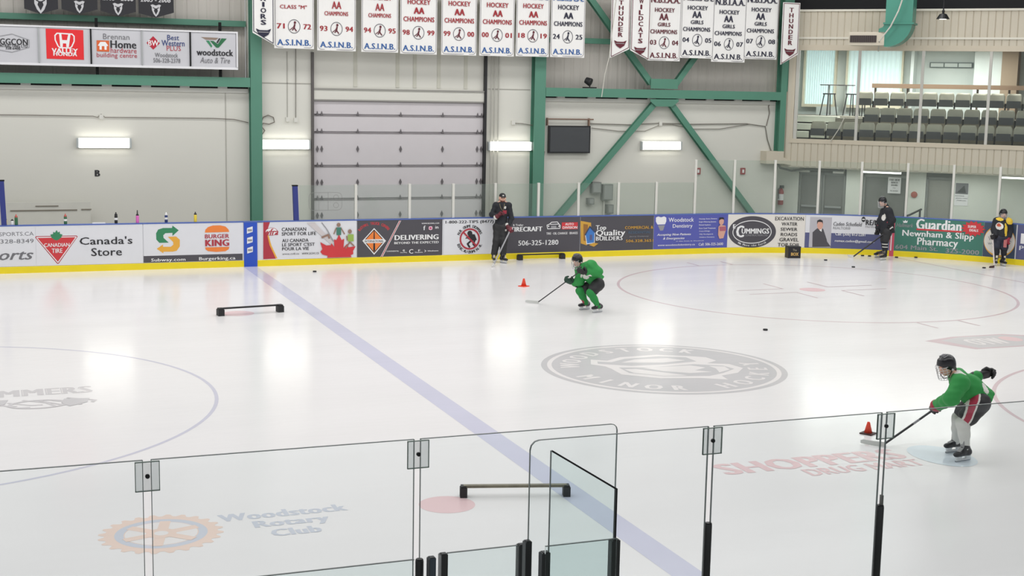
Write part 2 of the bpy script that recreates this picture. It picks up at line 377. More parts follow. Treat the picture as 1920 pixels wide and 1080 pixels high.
wc = mb.build('wall_corner', BEIGE); tag(wc, kind='structure')
mb = MB(); lprism(mb, .02, UE, 6.20, 6.26, -.04, .0); lprism(mb, .02, UE, 7.02, 7.08, -.05, .02); mb.build('trim_1', mat('trim_pale', (226, 222, 208), .5), wc, local=True)
mb = MB(); lprism(mb, .02, UE, 7.05, 9.5, .8, .9); tag(mb.build('wall_dark_void', mat('void_dark', (40, 40, 42), .8)), kind='structure')  # added dark sheet standing for the unlit void under the roof
mb = MB(); lprism(mb, .02, UE, 7.03, 7.06, .02, .8); mb.build('trim_2', ROOF, wc, local=True)
FR = mat('window_frame_beige', (206, 196, 176), .5); MUL = mat('mullion', (200, 198, 190), .4)
w1 = MB(); lprism(w1, .34, UE, 5.86, 6.02, -.01, .1); lprism(w1, .34, UE, 3.04, 3.17, -.02, .1); lprism(w1, .34, .44, 3.17, 5.86, -.01, .1)
w1 = w1.build('window_1', FR); tag(w1, 'wide lounge window with pale mullions', kind='structure')
mus = [.50, 2.35, 4.20, 6.1, 7.95, 9.8]
for u in mus:
    mb = MB(); lprism(mb, u-(.04 if u > 1 else .05), u+(.04 if u > 1 else .05), 3.15, 5.88, .0, .08); mb.build('mullion', MUL, w1, local=True)
PANE = glass_mat('lounge_glass', (.93, .96, .95))
for a, b in zip(mus[:-1], mus[1:]):
    mb = MB(); lprism(mb, a+.04, b-.04, 3.17, 5.87, .035, .045); mb.build('pane', PANE, w1, local=True)
# lounge interior
LWALL = mat('lounge_wall', (206, 214, 212), .7); LFL = mat('lounge_carpet', (150, 146, 136), .9)
mb = MB(); lprism(mb, -1.2, UE, 2.33, 9.0, 6.2, 6.3); lprism(mb, 3.1, 3.2, 3.8, 6.2, 5.4, 6.2); lprism(mb, 5.15, 6.0, 3.8, 6.1, 5.2, 6.2)
tag(mb.build('wall_lounge_back', LWALL), kind='structure')
mb = MB(); lprism(mb, 6.0, 6.5, 3.8, 6.1, 5.1, 6.2); lprism(mb, 7.6, 8.2, 3.8, 6.1, 5.1, 6.2); tag(mb.build('wall_lounge_niche', mat('lounge_brown', (150, 132, 112), .7)), kind='structure')
mb = MB(); p = [on_lounge(-.1, 2.3, .35), on_lounge(-.1, 2.3, 6.2)]
mb.prism([on_lounge(-1.3, 2.3, 3.2), on_lounge(-1.2, 2.3, 3.2), on_lounge(-1.2, 2.3, 6.3), on_lounge(-1.3, 2.3, 6.3)], (0, 0, 4)); tag(mb.build('wall_lounge_side', LWALL), kind='structure')
mb = MB(); lprism(mb, -1.2, UE, 6.1, 6.2, .1, 6.3); tag(mb.build('ceiling_lounge', mat('lounge_ceiling', (210, 210, 205), .8)), kind='structure')
mb = MB(); lprism(mb, .45, UE, 2.33, 2.84, .12, 1.3); lprism(mb, 1.3, UE, 2.33, 3.3, 1.3, 2.2); lprism(mb, 1.3, UE, 2.33, 3.8, 2.2, 3.1); lprism(mb, -1.2, UE, 2.33, 3.84, 3.1, 6.2)
tag(mb.build('floor_lounge', LFL), kind='structure')
mb = MB()
for k in range(4): lprism(mb, -.5, 1.28, 2.92+.24*k, 3.11+.24*k, 1.3+.45*k, 1.75+.45*k+.3)
st = mb.build('lounge_steps', mat('step_cream', (222, 224, 214), .7)); tag(st, 'pale steps at the left end of the lounge seating', 'steps')
LITW = mat('daylit_curtain', (226, 244, 246), .8, emit=.28, vary=.1, scale=2, stretch=(9, 9, .3))
for i, (a, b, z0) in enumerate(((-.55, .47, 4.2), (.92, 2.72, 4.2))):
    mb = MB(); n = 26; q = []
    for k in range(n+1):
        uu = a+(b-a)*k/n; dd = 6.1-.05*(k % 2); q += [on_lounge(uu, z0, dd), on_lounge(uu, 6.05, dd)]
    mb.add(q, [(2*k, 2*k+2, 2*k+3, 2*k+1) for k in range(n)])
    o = mb.build('window_%d' % (i+2), LITW); tag(o, 'daylit window behind pale pleated curtains in the lounge', kind='structure')
    mb = MB(); lprism(mb, a-.06, a, z0-.05, 6.1, 5.98, 6.2); lprism(mb, b, b+.06, z0-.05, 6.1, 5.98, 6.2); lprism(mb, a-.06, b+.06, z0-.1, z0, 5.95, 6.2); mb.build('window_frame', mat('cream_frame', (226, 218, 196), .6), o, local=True)
sg = thing('wall_plaque', 'long narrow framed sign on the pale lounge back wall', 'sign', on_lounge(4.3, 5.5, 5.38))
mb = MB(); lprism(mb, 3.62, 5.02, 5.5, 5.68, 6.12, 6.2); mb.build('frame', mat('plaque_dark', (92, 104, 104), .5), sg)
mb = MB()
for k in range(3): lprism(mb, 3.66+k*.45, 4.07+k*.45, 5.53, 5.65, 6.1, 6.13)
mb.build('plate', mat('plaque_pale', (200, 208, 206), .6), sg)
for uu in (2.0, 5.2): area('soffit_lamp', on_lounge(uu, 2.2, .35), 2.4, .12, 13, (1, 1, .98), (0, 0, -math.pi/4))
area('lounge_lamp', on_lounge(3.5, 6.05, 3.2), 6, 1.5, 430, (1, .98, .94), (0, 0, -math.pi/4))

# lower wall under the lounge, set back
mb = MB(); D = 1.1
for u0, u1 in ((-.6, .46), (1.95, 2.46), (3.85, 4.36), (5.18, UE)): lprism(mb, u0, u1, -.03, 2.32, D, D+.15)
tag(mb.build('wall_under_lounge', mat('under_wall', (222, 226, 216), .7)), kind='structure')
mb = MB(); lprism(mb, -.6, UE, 2.05, 2.32, D+.05, D+.2); tag(mb.build('trim_3', mat('dark_header', (104, 104, 100), .7)), kind='structure')
GLD = mat('door_dark_glass', (120, 121, 117), .25, vary=.1)
def ldoor(n, u0, u1, m, lab, bars=True, zt=2.1):
    mb = MB(); lprism(mb, u0, u1, -.03, zt, D+.08, D+.12); o = mb.build('door_%d' % n, m); tag(o, lab, kind='structure')
    mb = MB(); lprism(mb, u0, u0+.06, -.03, zt, D+.02, D+.1); lprism(mb, u1-.06, u1, -.03, zt, D+.02, D+.1); lprism(mb, u0, u1, zt-.08, zt, D+.02, D+.1); mb.build('door_frame', GREY, o, local=True)
    if bars:
        mb = MB(); lprism(mb, u0+.1, u1-.1, 1.0, 1.06, D-.02, D+.03); mb.build('push_bar', CHROME, o, local=True)
ldoor(2, .48, 1.2, GLD, 'left leaf of the dark glass double door behind the corner glass')
ldoor(3, 1.22, 1.93, GLD, 'right leaf of the dark glass double door behind the corner glass')
ldoor(4, 2.48, 3.84, GLD, 'wide dark opening behind the player in black', False)
ldoor(5, 4.38, 5.16, mat('grey_door', (150, 150, 142), .5), 'plain grey door beside the white notice', False)

# ---------------------------------------------------------------- dasher boards
def along(s0, s1, step=.3):
    n = max(1, int(math.ceil((s1-s0)/step))); return [s0+(s1-s0)*i/n for i in range(n+1)]
def sweep(mb, s0, s1, prof, step=.3, fn=on_board):          # closed profile of (offset inward, z) swept along the boards
    k = len(prof); ss = along(s0, s1, step) if s1 > CX else ([s0, s1] if s1 <= CX else along(s0, s1, step)); q = []
    for s in ss: q += [fn(s, z, o) for o, z in prof]
    fs = [(i*k+j, (i+1)*k+j, (i+1)*k+(j+1) % k, i*k+(j+1) % k) for i in range(len(ss)-1) for j in range(k)]
    fs += [tuple(range(k)), tuple((len(ss)-1)*k+j for j in range(k-1, -1, -1))]
    return mb.add(q, fs)
YEL = mat('yellow_kick_plate', (238, 216, 30), .4, vary=.06); RAIL = mat('blue_rail', (84, 108, 176), .4); PUCKW = mat('board_plastic', (222, 223, 228), .3, vary=.04, scale=2)
bd = thing('rink_boards', 'long rink boards with blue top rail and yellow kick plate along the far side', 'rink boards', (0, 0, 0))
SE = 30
def seg(name, m, prof, s0=-16, s1=SE):
    mb = MB(); sweep(mb, s0, CX, prof); sweep(mb, CX, s1, prof, .25); return mb.build(name, m, bd, local=True)
seg('board_face', PUCKW, [(0, 0), (0, 1.1), (-.08, 1.1), (-.08, 0)])
seg('kick_plate', YEL, [(.012, .0), (.012, .145), (.002, .16), (-.02, .16), (-.02, .0)])
seg('top_rail', RAIL, [(.014, 1.112), (.014, 1.14), (-.12, 1.14), (-.12, 1.11)])
nb = MB().box(-16, 21.4, YN-.15, YN, 0, 1.14)
solo(nb, 'near_boards', PUCKW, 'white boards of the near side below the glass posts', 'rink boards', (2, YN, 0))

BLUE = mat('blue_line_plastic', (42, 82, 190), .35); REDL = mat('goal_line_red', (206, 84, 104), .35); WHT = mat('print_white', (236, 236, 236), .5)
def board_sheet(name, label, s0, s1, m, z0=.165, z1=1.112, group='advertising sheets along the far boards', cat='advertisement', off=.008):
    c = path((s0+s1)/2)[0]; r = thing(name, label, cat, (c.x, c.y, z0), 0, group)
    sh = Sheet(on_board, r, off); sh.rect(s0, z0, s1, z1, m, 'sheet'); return sh
PW = mat('print_offwhite', (224, 225, 229), .45, vary=.03, scale=4); PC = mat('print_cream', (228, 224, 216), .5); PG = mat('print_charcoal', (78, 76, 82), .45); PK = mat('print_black', (38, 38, 42), .5)
PR = mat('print_red', (206, 56, 62), .5); PGN = mat('print_green', (52, 134, 92), .5); PO = mat('print_orange', (238, 132, 58), .5); PY = mat('print_amber', (232, 172, 62), .5)
PB = mat('print_navy', (88, 92, 132), .45); PP = mat('print_violet_blue', (86, 92, 172), .45); PT = mat('print_teal', (66, 124, 108), .45); PGD = mat('print_gold', (206, 158, 62), .5); PBL = mat('print_blue', (62, 122, 196), .5)
PS = mat('print_grey', (150, 150, 154), .5); PSK = mat('print_skin', (214, 164, 146), .6); PMID = mat('print_midgrey', (112, 112, 116), .5); PDR = mat('print_dark_red', (176, 52, 66), .5)

# 0 sports shop
sh = board_sheet('advertising_sheet', 'white board advert with grey web address and script lettering at the left edge', -8.2, (-5.047, 0.720)[0], PW)
sh.texts([('SPORTS.CA', (-5.843, 0.888), (-5.083, 0.979)), ('506-328-8349', (-6.190, 0.714), (-5.088, 0.812))], PMID, .0)
sh.text('Sports', (-6.331, 0.243), (-5.102, 0.569), PMID, .02, .35)
# 1 triangle and leaf
sh = board_sheet('advertising_sheet', 'white board advert with red triangle, green leaf and two large black words', (-5.044, 0.720)[0], (-2.593, 0.682)[0], PW)
sh.poly([(-5.055, 0.842), (-5.033, 0.872), (-4.120, 0.870), (-4.096, 0.842), (-4.544, 0.204), (-4.580, 0.205)], PDR)
sh.poly([(-5.031, 0.836), (-5.016, 0.854), (-4.133, 0.851), (-4.118, 0.833), (-4.552, 0.226), (-4.570, 0.227)], WHT)
sh.poly([(-5.005, 0.829), (-4.145, 0.830), (-4.561, 0.251)], PR)
lf = [(424,233),(434,252),(448,245),(448,263),(468,268),(462,285),(456,300),(440,308),(423,316),(406,308),(390,302),(382,287),(377,268),(398,264),(398,247),(412,254)]
sh.poly([(-4.569, 1.011), (-4.540, 0.952), (-4.498, 0.973), (-4.499, 0.917), (-4.440, 0.901), (-4.466, 0.835), (-4.527, 0.780), (-4.579, 0.762), (-4.629, 0.781), (-4.688, 0.831), (-4.713, 0.905), (-4.650, 0.916), (-4.648, 0.968), (-4.607, 0.947)], PGN, 'leaf')
sh.texts([('CANADIAN', (-4.862, 0.610), (-4.288, 0.699)), ('TIRE', (-4.693, 0.463), (-4.449, 0.569))], WHT, .02)
sh.texts([("Canada's", (-4.056, 0.643), (-2.834, 0.828)), ('Store', (-3.798, 0.366), (-3.086, 0.557))], PK, .012)
# 2 sandwich and burger
sh = board_sheet('advertising_sheet', 'white board advert with green and amber arrow S beside an orange bun emblem', (-2.574, 0.681)[0], (-0.163, 0.640)[0], PW)
z0 = 0; sh.rect((-2.580, 0.266)[0], .17, (-0.184, 0.206)[0], (-1.389, 0.335)[1], PG, 'footer_band')
sh.poly([(-2.200, 0.649), (-2.271, 0.733), (-2.274, 0.885), (-2.222, 0.977), (-2.107, 1.011), (-1.892, 1.009), (-1.881, 1.067), (-1.733, 0.949), (-1.885, 0.814), (-1.884, 0.889), (-2.053, 0.885), (-2.104, 0.834), (-2.099, 0.770), (-1.977, 0.651)], PGN, 'arrow')
sh.poly([(-1.997, 0.794), (-1.799, 0.797), (-1.711, 0.715), (-1.714, 0.553), (-1.789, 0.447), (-1.885, 0.427), (-2.108, 0.431), (-2.109, 0.390), (-2.266, 0.505), (-2.115, 0.609), (-2.116, 0.551), (-1.931, 0.547), (-1.867, 0.598), (-1.872, 0.663)], PY, 'arrow')
sh.poly([(-1.104, 0.879), (-1.090, 0.951), (-1.024, 1.015), (-0.910, 1.051), (-0.731, 1.052), (-0.600, 1.021), (-0.529, 0.951), (-0.507, 0.885)], PO, 'bun')
sh.poly([(-1.102, 0.512), (-0.511, 0.513), (-0.525, 0.454), (-0.607, 0.406), (-0.837, 0.395), (-1.032, 0.419), (-1.090, 0.459)], PO, 'bun')
sh.text('BURGER', (-1.106, 0.732), (-0.511, 0.835), PDR, .03); sh.text('KING', (-1.102, 0.538), (-0.512, 0.702), PDR, .05)
sh.texts([('Subway.com', (-2.405, 0.171), (-1.584, 0.271)), ('Burgerking.ca', (-1.256, 0.170), (-0.362, 0.274))], WHT, .02)
# blue line carried up the boards
c = thing('blue_line_marker', 'blue upright band with three white stickers on the far boards', 'marker', (.014, 0, 0))
sh = Sheet(on_board, c, .016); sh.rect(-.15, .0, .185, 1.112, BLUE, 'band')
for y0, y1 in ((470, 420), (545, 494), (618, 568)):
    pass
for q in (((-0.072, 0.831), (0.071, 0.876), (0.072, 1.013), (-0.071, 0.972)), ((-0.071, 0.578), (0.068, 0.619), (0.070, 0.763), (-0.070, 0.726)), ((-0.070, 0.334), (0.070, 0.374), (0.071, 0.515), (-0.069, 0.471))):
    sh.poly(list(q), WHT, 'sticker'); a, b = V(*q[0]), V(*q[2]); m_ = (a+b)/2
    sh.rect(m_.x-.055, m_.y-.03, m_.x+.055, m_.y+.02, PS, 'print')
# 3 sport for life
sh = board_sheet('advertising_sheet', 'white board advert in two languages with red maple leaf and children', (0.332, 0.663)[0], (2.727, 0.611)[0], PW)
sh.poly([(0.339, 1.112), (0.509, 1.113), (0.458, 0.963), (0.457, 0.761), (0.505, 0.525), (0.648, 0.184), (0.332, 0.179)], PDR, 'band')
sh.poly([(0.457, 0.828), (0.539, 0.524), (0.688, 0.190), (0.648, 0.191), (0.495, 0.525), (0.443, 0.762)], PY, 'band')
e = (0.541, 0.870); sh.disc(e, .155, .10, PDR); sh.disc(e, .145, .09, WHT)
sh.text('wfra', (0.363, 0.783), (0.713, 0.944), PDR, .04, .3)
sh.texts([('CANADIAN', (0.800, 0.875), (1.422, 0.965)), ('SPORT FOR LIFE', (0.800, 0.764), (1.678, 0.848)), ('AU CANADA', (0.809, 0.595), (1.482, 0.679)), ("LE SPORT C'EST", (0.808, 0.491), (1.643, 0.573)), ('POUR LA VIE', (0.808, 0.386), (1.492, 0.468))], PK, .018)
sh.texts([('www.cs4l.ca', (0.811, 0.278), (1.239, 0.324)), ('www.acsvc.ca', (1.310, 0.275), (1.746, 0.322))], PMID, .01)
sh.poly([(1.439, 1.073), (1.644, 1.076), (2.110, 0.590), (2.092, 0.488)], mat('print_pale', (206, 200, 200), .5), 'stripe'); sh.line([(1.823, 1.073), (1.954, 0.901), (2.120, 0.597)], .025, PS, 'stripe')
sh.poly([(1.960, 0.176), (1.978, 0.224), (1.836, 0.261), (1.784, 0.331), (1.836, 0.398), (1.781, 0.580), (1.940, 0.491), (2.058, 0.496), (2.071, 0.550), (2.148, 0.445), (2.134, 0.641), (2.203, 0.622), (2.269, 0.765), (2.336, 0.619), (2.405, 0.652), (2.385, 0.419), (2.482, 0.520), (2.517, 0.430), (2.703, 0.453), (2.637, 0.331), (2.644, 0.251), (2.574, 0.229), (2.595, 0.176)], PR, 'maple_leaf')
mb = MB(); sh.disc((2.259, 1.014), .05, .05, None, mb=mb); sh.line([(2.134, 0.781), (2.196, 0.930), (2.321, 0.928), (2.412, 0.775)], .03, None, mb=mb); sh.disc((2.552, 0.838), .05, .055, None, mb=mb); sh.line([(2.482, 0.616), (2.468, 0.719)], .03, None, mb=mb); sh.line([(2.441, 0.411), (2.552, 0.563), (2.658, 0.468)], .035, None, mb=mb); sh.line([(1.823, 0.699), (1.988, 0.764), (2.016, 0.678)], .05, None, mb=mb)
sh.done(mb, 'figure', mat('print_tan', (150, 120, 104), .6))
sh.rect(*(2.203, 0.752), *(2.321, 0.948), PT, 'shirt'); sh.rect(*(2.496, 0.582), *(2.650, 0.764), mat('print_lime', (150, 182, 84), .5), 'shirt')
# 4 trucks
sh = board_sheet('advertising_sheet', 'charcoal board advert with orange diamond and large white slogan', (2.748, 0.645)[0], (5.044, 0.595)[0], PG)
e = (3.196, 0.773); sh.arc('RICHWIL TRUCK CENTRE', (e[0], e[1]-.02), .43, .28, 158, 22, .075, PR, bold=.03); 
sh.poly([(3.196, 0.911), (3.514, 0.573), (3.199, 0.219), (2.886, 0.587)], WHT, 'diamond'); sh.poly([(3.196, 0.877), (3.478, 0.574), (3.199, 0.258), (2.921, 0.586)], PK, 'diamond'); sh.poly([(3.196, 0.849), (3.450, 0.574), (3.198, 0.289), (2.949, 0.585)], PO, 'diamond')
sh.poly([(3.173, 0.310), (3.185, 0.843), (3.207, 0.842), (3.227, 0.309)], PK, 'road'); sh.rect(*(2.925, 0.524), *(3.474, 0.622), WHT, 'band'); sh.text('INTERNATIONAL', (2.946, 0.540), (3.453, 0.602), PK, .02)
sh.poly([(3.861, 1.093), (3.915, 1.092), (3.423, 0.158), (3.366, 0.160)], WHT, 'stripe'); sh.poly([(3.876, 1.093), (3.901, 1.093), (3.406, 0.159), (3.381, 0.159)], PDR, 'stripe')
sh.text('DELIVERING', (3.739, 0.585), (4.939, 0.717), WHT, .045); sh.text('BEYOND THE EXPECTED', (3.733, 0.481), (4.945, 0.541), WHT, .03)
sh.texts([('WWW.RICHWIL.COM', (4.469, 0.989), (4.947, 1.026)), ('f', (4.514, 0.834), (4.578, 0.949)), ('in', (4.842, 0.867), (4.933, 0.942)), ('CONTINENTAL', (3.523, 0.284), (3.860, 0.318)), ('C', (4.131, 0.227), (4.246, 0.340)), ('e', (3.961, 0.287), (4.018, 0.338)), ('SmartWay', (3.896, 0.240), (4.076, 0.274)), ('F', (4.381, 0.277), (4.439, 0.328)), ('Fleetrite', (4.294, 0.240), (4.505, 0.270)), ('>', (4.549, 0.255), (4.599, 0.317)), ('Idealease', (4.640, 0.270), (4.933, 0.305))], WHT, .02)
sh.rect(*(4.660, 0.839), *(4.761, 0.931), mat('print_pink', (206, 92, 132), .5), 'icon'); sh.ring((4.710, 0.883), .05, .05, .014, WHT, 'icon')
# 5 crime line
sh = board_sheet('advertising_sheet', 'white board advert with phone number over a red barred circle', (5.081, 0.595)[0], (6.830, 0.664)[0], PW)
sh.text('1-800-222-TIPS (8477)', (5.127, 0.967), (6.477, 1.067), PK, .035)
e = (5.808, 0.572); mb = MB()
sh.disc((e[0]-.0, e[1]+.15), .07, .07, None, mb=mb); sh.poly([(e[0]-.02, e[1]+.14), (e[0]+.14, e[1]+.12), (e[0]+.2, e[1]-.03), (e[0]+.05, e[1]-.06), (e[0]-.08, e[1]+.02), (e[0]-.12, e[1]-.0), (e[0]-.11, e[1]+.04), (e[0]-.06, e[1]+.05)], None, mb=mb)
sh.line([(e[0]+.05, e[1]-.04), (e[0]-.06, e[1]-.13), (e[0]+.0, e[1]-.22)], .05, None, mb=mb); sh.line([(e[0]+.14, e[1]-.04), (e[0]+.1, e[1]-.14), (e[0]+.16, e[1]-.2)], .05, None, mb=mb)
sh.done(mb, 'prowler', PK); sh.ring(e, .285, .285, .045, PDR, 'barred_ring'); sh.line([(e[0]-.19, e[1]+.19), (e[0]+.19, e[1]-.19)], .045, PDR, 'barred_ring')
sh.arc('N.B. CRIME STOPPERS', e, .345, .345, 158, 22, .075, PK, bold=.04, wf=.9); sh.arc('ÉCHEC AU CRIME N.-B.', e, .345, .345, 202, 338, .075, PK, True, bold=.04, wf=.9)
# 6 tyre shop
sh = board_sheet('advertising_sheet', 'charcoal board advert with white phone number and red box, beside the coach', (6.834, 0.664)[0], (8.994, 0.693)[0], PG)
sh.texts([('& Trailer', (7.028, 0.890), (7.329, 0.946)), ('TIRE · OIL CHANGE · BRAKES', (7.999, 0.640), (8.926, 0.702))], WHT, .02); sh.text('TIRECRAFT', (6.950, 0.741), (7.880, 0.867), WHT, .05); sh.text('506-325-1280', (7.188, 0.362), (8.359, 0.498), WHT, .02)
sh.rect(*(8.446, 0.777), *(8.919, 0.965), PR, 'box'); sh.texts([('AUTO', (8.545, 0.884), (8.800, 0.949)), ('DIVISION', (8.473, 0.791), (8.906, 0.859))], WHT, .03)
sh.line([(8.008, 0.901), (8.085, 0.929), (8.143, 0.978), (8.311, 0.983), (8.368, 0.916), (8.400, 0.879), (8.394, 0.807), (8.030, 0.799), (8.008, 0.901)], .02, WHT, 'car'); sh.line([(8.105, 0.921), (8.352, 0.924)], .018, WHT, 'car'); sh.rect(*(8.127, 0.819), *(8.282, 0.882), PS, 'car'); sh.disc((8.056, 0.871), .02, .02, WHT, 'car'); sh.disc((8.361, 0.866), .02, .02, WHT, 'car')
# 7 builders
sh = board_sheet('advertising_sheet', 'charcoal board advert with blue house and gold doorframe emblem', (9.006, 0.693)[0], (11.232, 0.686)[0], PG)
sh.poly([(8.997, 1.000), (9.317, 0.943), (9.334, 0.650), (9.208, 0.322), (9.027, 0.381)], PGD, 'doorframe'); sh.poly([(9.087, 0.911), (9.223, 0.894), (9.237, 0.432), (9.108, 0.453)], mat('print_brown', (150, 104, 50), .5), 'doorframe')
sh.poly([(9.143, 0.624), (9.280, 0.856), (9.445, 0.699), (9.439, 0.376), (9.199, 0.352)], WHT, 'house'); sh.poly([(9.159, 0.631), (9.281, 0.834), (9.429, 0.692), (9.422, 0.398), (9.214, 0.373)], PBL, 'house'); sh.poly([(9.128, 0.610), (9.280, 0.864), (9.461, 0.691), (9.430, 0.663), (9.282, 0.805), (9.160, 0.595)], mat('print_deep_blue', (52, 66, 96), .5), 'house')
sh.rect(*(9.284, 0.467), *(9.359, 0.613), PB, 'house'); sh.poly([(9.268, 0.335), (9.406, 0.391), (9.552, 0.366), (9.417, 0.280)], PGD, 'doorframe')
for m_, dx in ((PK, .012), (WHT, 0)):
    sh.texts([(a, (p[0]+dx, p[1]-dx), (q[0]+dx, q[1]-dx)) for a, p, q in (('Top', (9.457, 0.703), (9.773, 0.869)), ('Quality', (9.458, 0.530), (10.358, 0.740)), ('BUILDERS', (9.469, 0.445), (10.282, 0.560)))], m_, .03)
sh.texts([('COMMERCIAL &', (10.341, 0.748), (11.210, 0.829)), ('506.328.3651', (10.378, 0.380), (11.228, 0.455))], PGD, .02); sh.text('RESIDENTIAL', (10.452, 0.620), (11.149, 0.688), mat('print_dim_blue', (80, 104, 128), .5), .02); sh.text('Jerry Delaney', (10.484, 0.515), (11.079, 0.559), PS, .01)
# 8 dentist
sh = board_sheet('advertising_sheet', 'violet-blue board advert with a white tooth emblem', (11.244, 0.686)[0], (13.575, 0.682)[0], PP)
sh.poly([(11.293, 1.051), (11.362, 1.084), (11.455, 1.056), (11.549, 1.084), (11.617, 1.046), (11.622, 0.941), (11.583, 0.859), (11.350, 0.856), (11.297, 0.939)], WHT, 'tooth'); sh.poly([(11.359, 0.833), (11.580, 0.837), (11.531, 0.688), (11.440, 0.682)], PS, 'tooth')
sh.texts([('Woodstock', (11.693, 0.921), (12.489, 1.040)), ('Dentistry', (11.827, 0.724), (12.454, 0.859)), ('www.woodstockdentistry.ca', (11.374, 0.234), (12.550, 0.301)), ('Call: 506-325-2600', (12.668, 0.234), (13.450, 0.309)), ('31 Allen Street, St. Woodstock', (11.947, 0.360), (12.833, 0.386))], WHT, .012)
sh.texts([('Accepting New Patients', (11.342, 0.520), (12.410, 0.603)), ('& Emergencies', (11.534, 0.411), (12.211, 0.494))], WHT, .02, .3)
sh.texts([('Cleanings, Exams, Dentures', (12.649, 0.969), (13.225, 1.013)), ('Bright Whitening Systems', (12.653, 0.882), (13.196, 0.926)), ('Dental Implants', (12.657, 0.795), (13.030, 0.841)), ('Root Canal Treatment', (12.660, 0.708), (13.187, 0.748)), ('Crowns & Bridges', (12.664, 0.621), (13.013, 0.663)), ('TMJ, Mouthguards', (12.668, 0.534), (13.114, 0.574)), ('Children Dentistry', (12.672, 0.450), (13.160, 0.490))], WHT, .012)
sh.poly([(13.275, 0.762), (13.335, 0.818), (13.495, 0.790), (13.517, 0.683), (13.445, 0.435), (13.320, 0.418), (13.272, 0.533)], PSK, 'figure'); sh.disc((13.364, 0.913), .075, .1, PSK, 'figure'); sh.poly([(13.279, 0.944), (13.301, 1.028), (13.418, 1.026), (13.454, 0.965), (13.361, 0.981)], PK, 'figure'); sh.poly([(13.304, 0.761), (13.505, 0.767), (13.519, 0.644), (13.322, 0.639)], mat('print_rose', (176, 98, 112), .6), 'figure')
# 9 excavation
sh = board_sheet('advertising_sheet', 'cream board advert with dark oval emblem and six lines of serif words', (13.578, 0.651)[0], (15.892, 0.658)[0], PC)
e = (14.323, 0.603); rx = ((15.036, 0.605)[0]-(13.591, 0.608)[0])/2; sh.disc(e, rx, .455, PG, 'oval', 40); sh.ring(e, rx*.82, .335, .022, WHT, 'oval', 48)
sh.texts([('E', (13.736, 0.709), (13.822, 0.825)), ('C', (13.840, 0.450), (14.089, 0.788)), ('UMMINGS', (14.006, 0.555), (14.844, 0.704))], WHT, .045); sh.text('CONSTRUCTION LTD.', (14.119, 0.483), (14.808, 0.536), PS, .02)
sh.arc('We Move the Earth', e, rx*.90, .385, 232, 312, .06, WHT, True, bold=.03, wf=.9)
sh.texts([('EXCAVATION', (15.002, 0.939), (15.840, 1.045)), ('WATER', (15.198, 0.791), (15.662, 0.886)), ('SEWER', (15.176, 0.642), (15.670, 0.733)), ('ROADS', (15.187, 0.489), (15.670, 0.583)), ('GRAVEL', (15.155, 0.335), (15.720, 0.438)), ('TOP SOIL', (15.111, 0.185), (15.771, 0.288))], PK, .015)
# 10 realtor
sa, sb = (15.899, 0.658)[0], (18.274, 0.734)[0]
sh = board_sheet('advertising_sheet', 'board advert half white half navy with a portrait of a suited person', sa, sb, PW)
zt = (17.185, 0.677)[1]; sh.rect(sa, .165, sb, .60, PB, 'band')
sh.rect((16.023, 0.661)[0], .18, (16.646, 0.675)[0], 1.05, mat('print_portrait_grey', (186, 184, 190), .5), 'portrait')
sh.poly([(16.125, 0.188), (16.111, 0.609), (16.239, 0.729), (16.409, 0.719), (16.522, 0.422), (16.540, 0.351), (16.653, 0.204)], PG, 'portrait'); sh.poly([(16.285, 0.730), (16.373, 0.725), (16.362, 0.525)], WHT, 'portrait'); sh.disc((16.315, 0.838), .085, .145, PSK, 'portrait'); sh.poly([(16.226, 0.843), (16.228, 0.950), (16.303, 0.987), (16.383, 0.953), (16.395, 0.854), (16.364, 0.910), (16.258, 0.915)], PK, 'portrait')
sh.text('Caden Schofield', (16.691, 0.815), (17.499, 0.925), PMID, .03, .2); sh.text('REALTOR®', (16.690, 0.712), (17.179, 0.790), PS, .01)
sh.text('RE/MAX', (17.596, 0.862), (18.221, 1.014), PK, .04); sh.text('Hartford Realty', (17.594, 0.773), (18.203, 0.844), PS, .01)
sh.disc((17.529, 1.022), .055, .075, PK, 'balloon'); sh.rect(*(17.492, 1.007), *(17.565, 1.038), WHT, 'balloon')
sh.texts([('Call: (506) 612-2281', (16.760, 0.510), (17.601, 0.634)), ('remax.caden@gmail.com', (16.758, 0.332), (17.858, 0.424))], WHT, .02)
# goal line carried up the boards
c = thing('goal_line_marker', 'red and white upright stripe on the boards behind the player in black', 'marker', (17.9, -1.6, 0))
sh = Sheet(on_board, c, .016); sa = (18.290, 0.522)[0]; sb = (18.408, 0.528)[0]; sh.rect(sa, 0, sb, 1.112, REDL, 'band', 3); sh.rect(sa+(sb-sa)*.2, .16, sa+(sb-sa)*.45, 1.085, WHT, 'band', 2)
# 11 pharmacy
sh = board_sheet('advertising_sheet', 'green board advert with bold white words underlined in red and red burst', (18.415, 0.528)[0], (20.829, 0.677)[0], PT)
sh.text('Guardian', (18.984, 0.804), (20.223, 1.106), WHT, .045); sh.rect((19.001, 0.805)[0], (19.624, 0.780)[1], (20.237, 0.878)[0], (19.622, 0.826)[1], PR, 'underline')
sh.text('Newnham & Slipp', (18.621, 0.545), (20.572, 0.773), WHT, .025); sh.text('Pharmacy', (19.041, 0.300), (20.156, 0.577), WHT, .025); sh.text('604 Main St.', (18.450, 0.218), (19.618, 0.342), PS, .025); sh.text('325-2000', (19.829, 0.188), (20.742, 0.318), PS, .03)
sh.text('Hallmark', (18.448, 0.848), (18.908, 0.958), PS, .01, .3); sh.poly([(18.616, 1.039), (18.655, 1.012), (18.683, 1.056), (18.715, 1.015), (18.751, 1.045), (18.738, 0.974), (18.637, 0.969)], WHT, 'crown')
e = (20.539, 0.912); pts = []
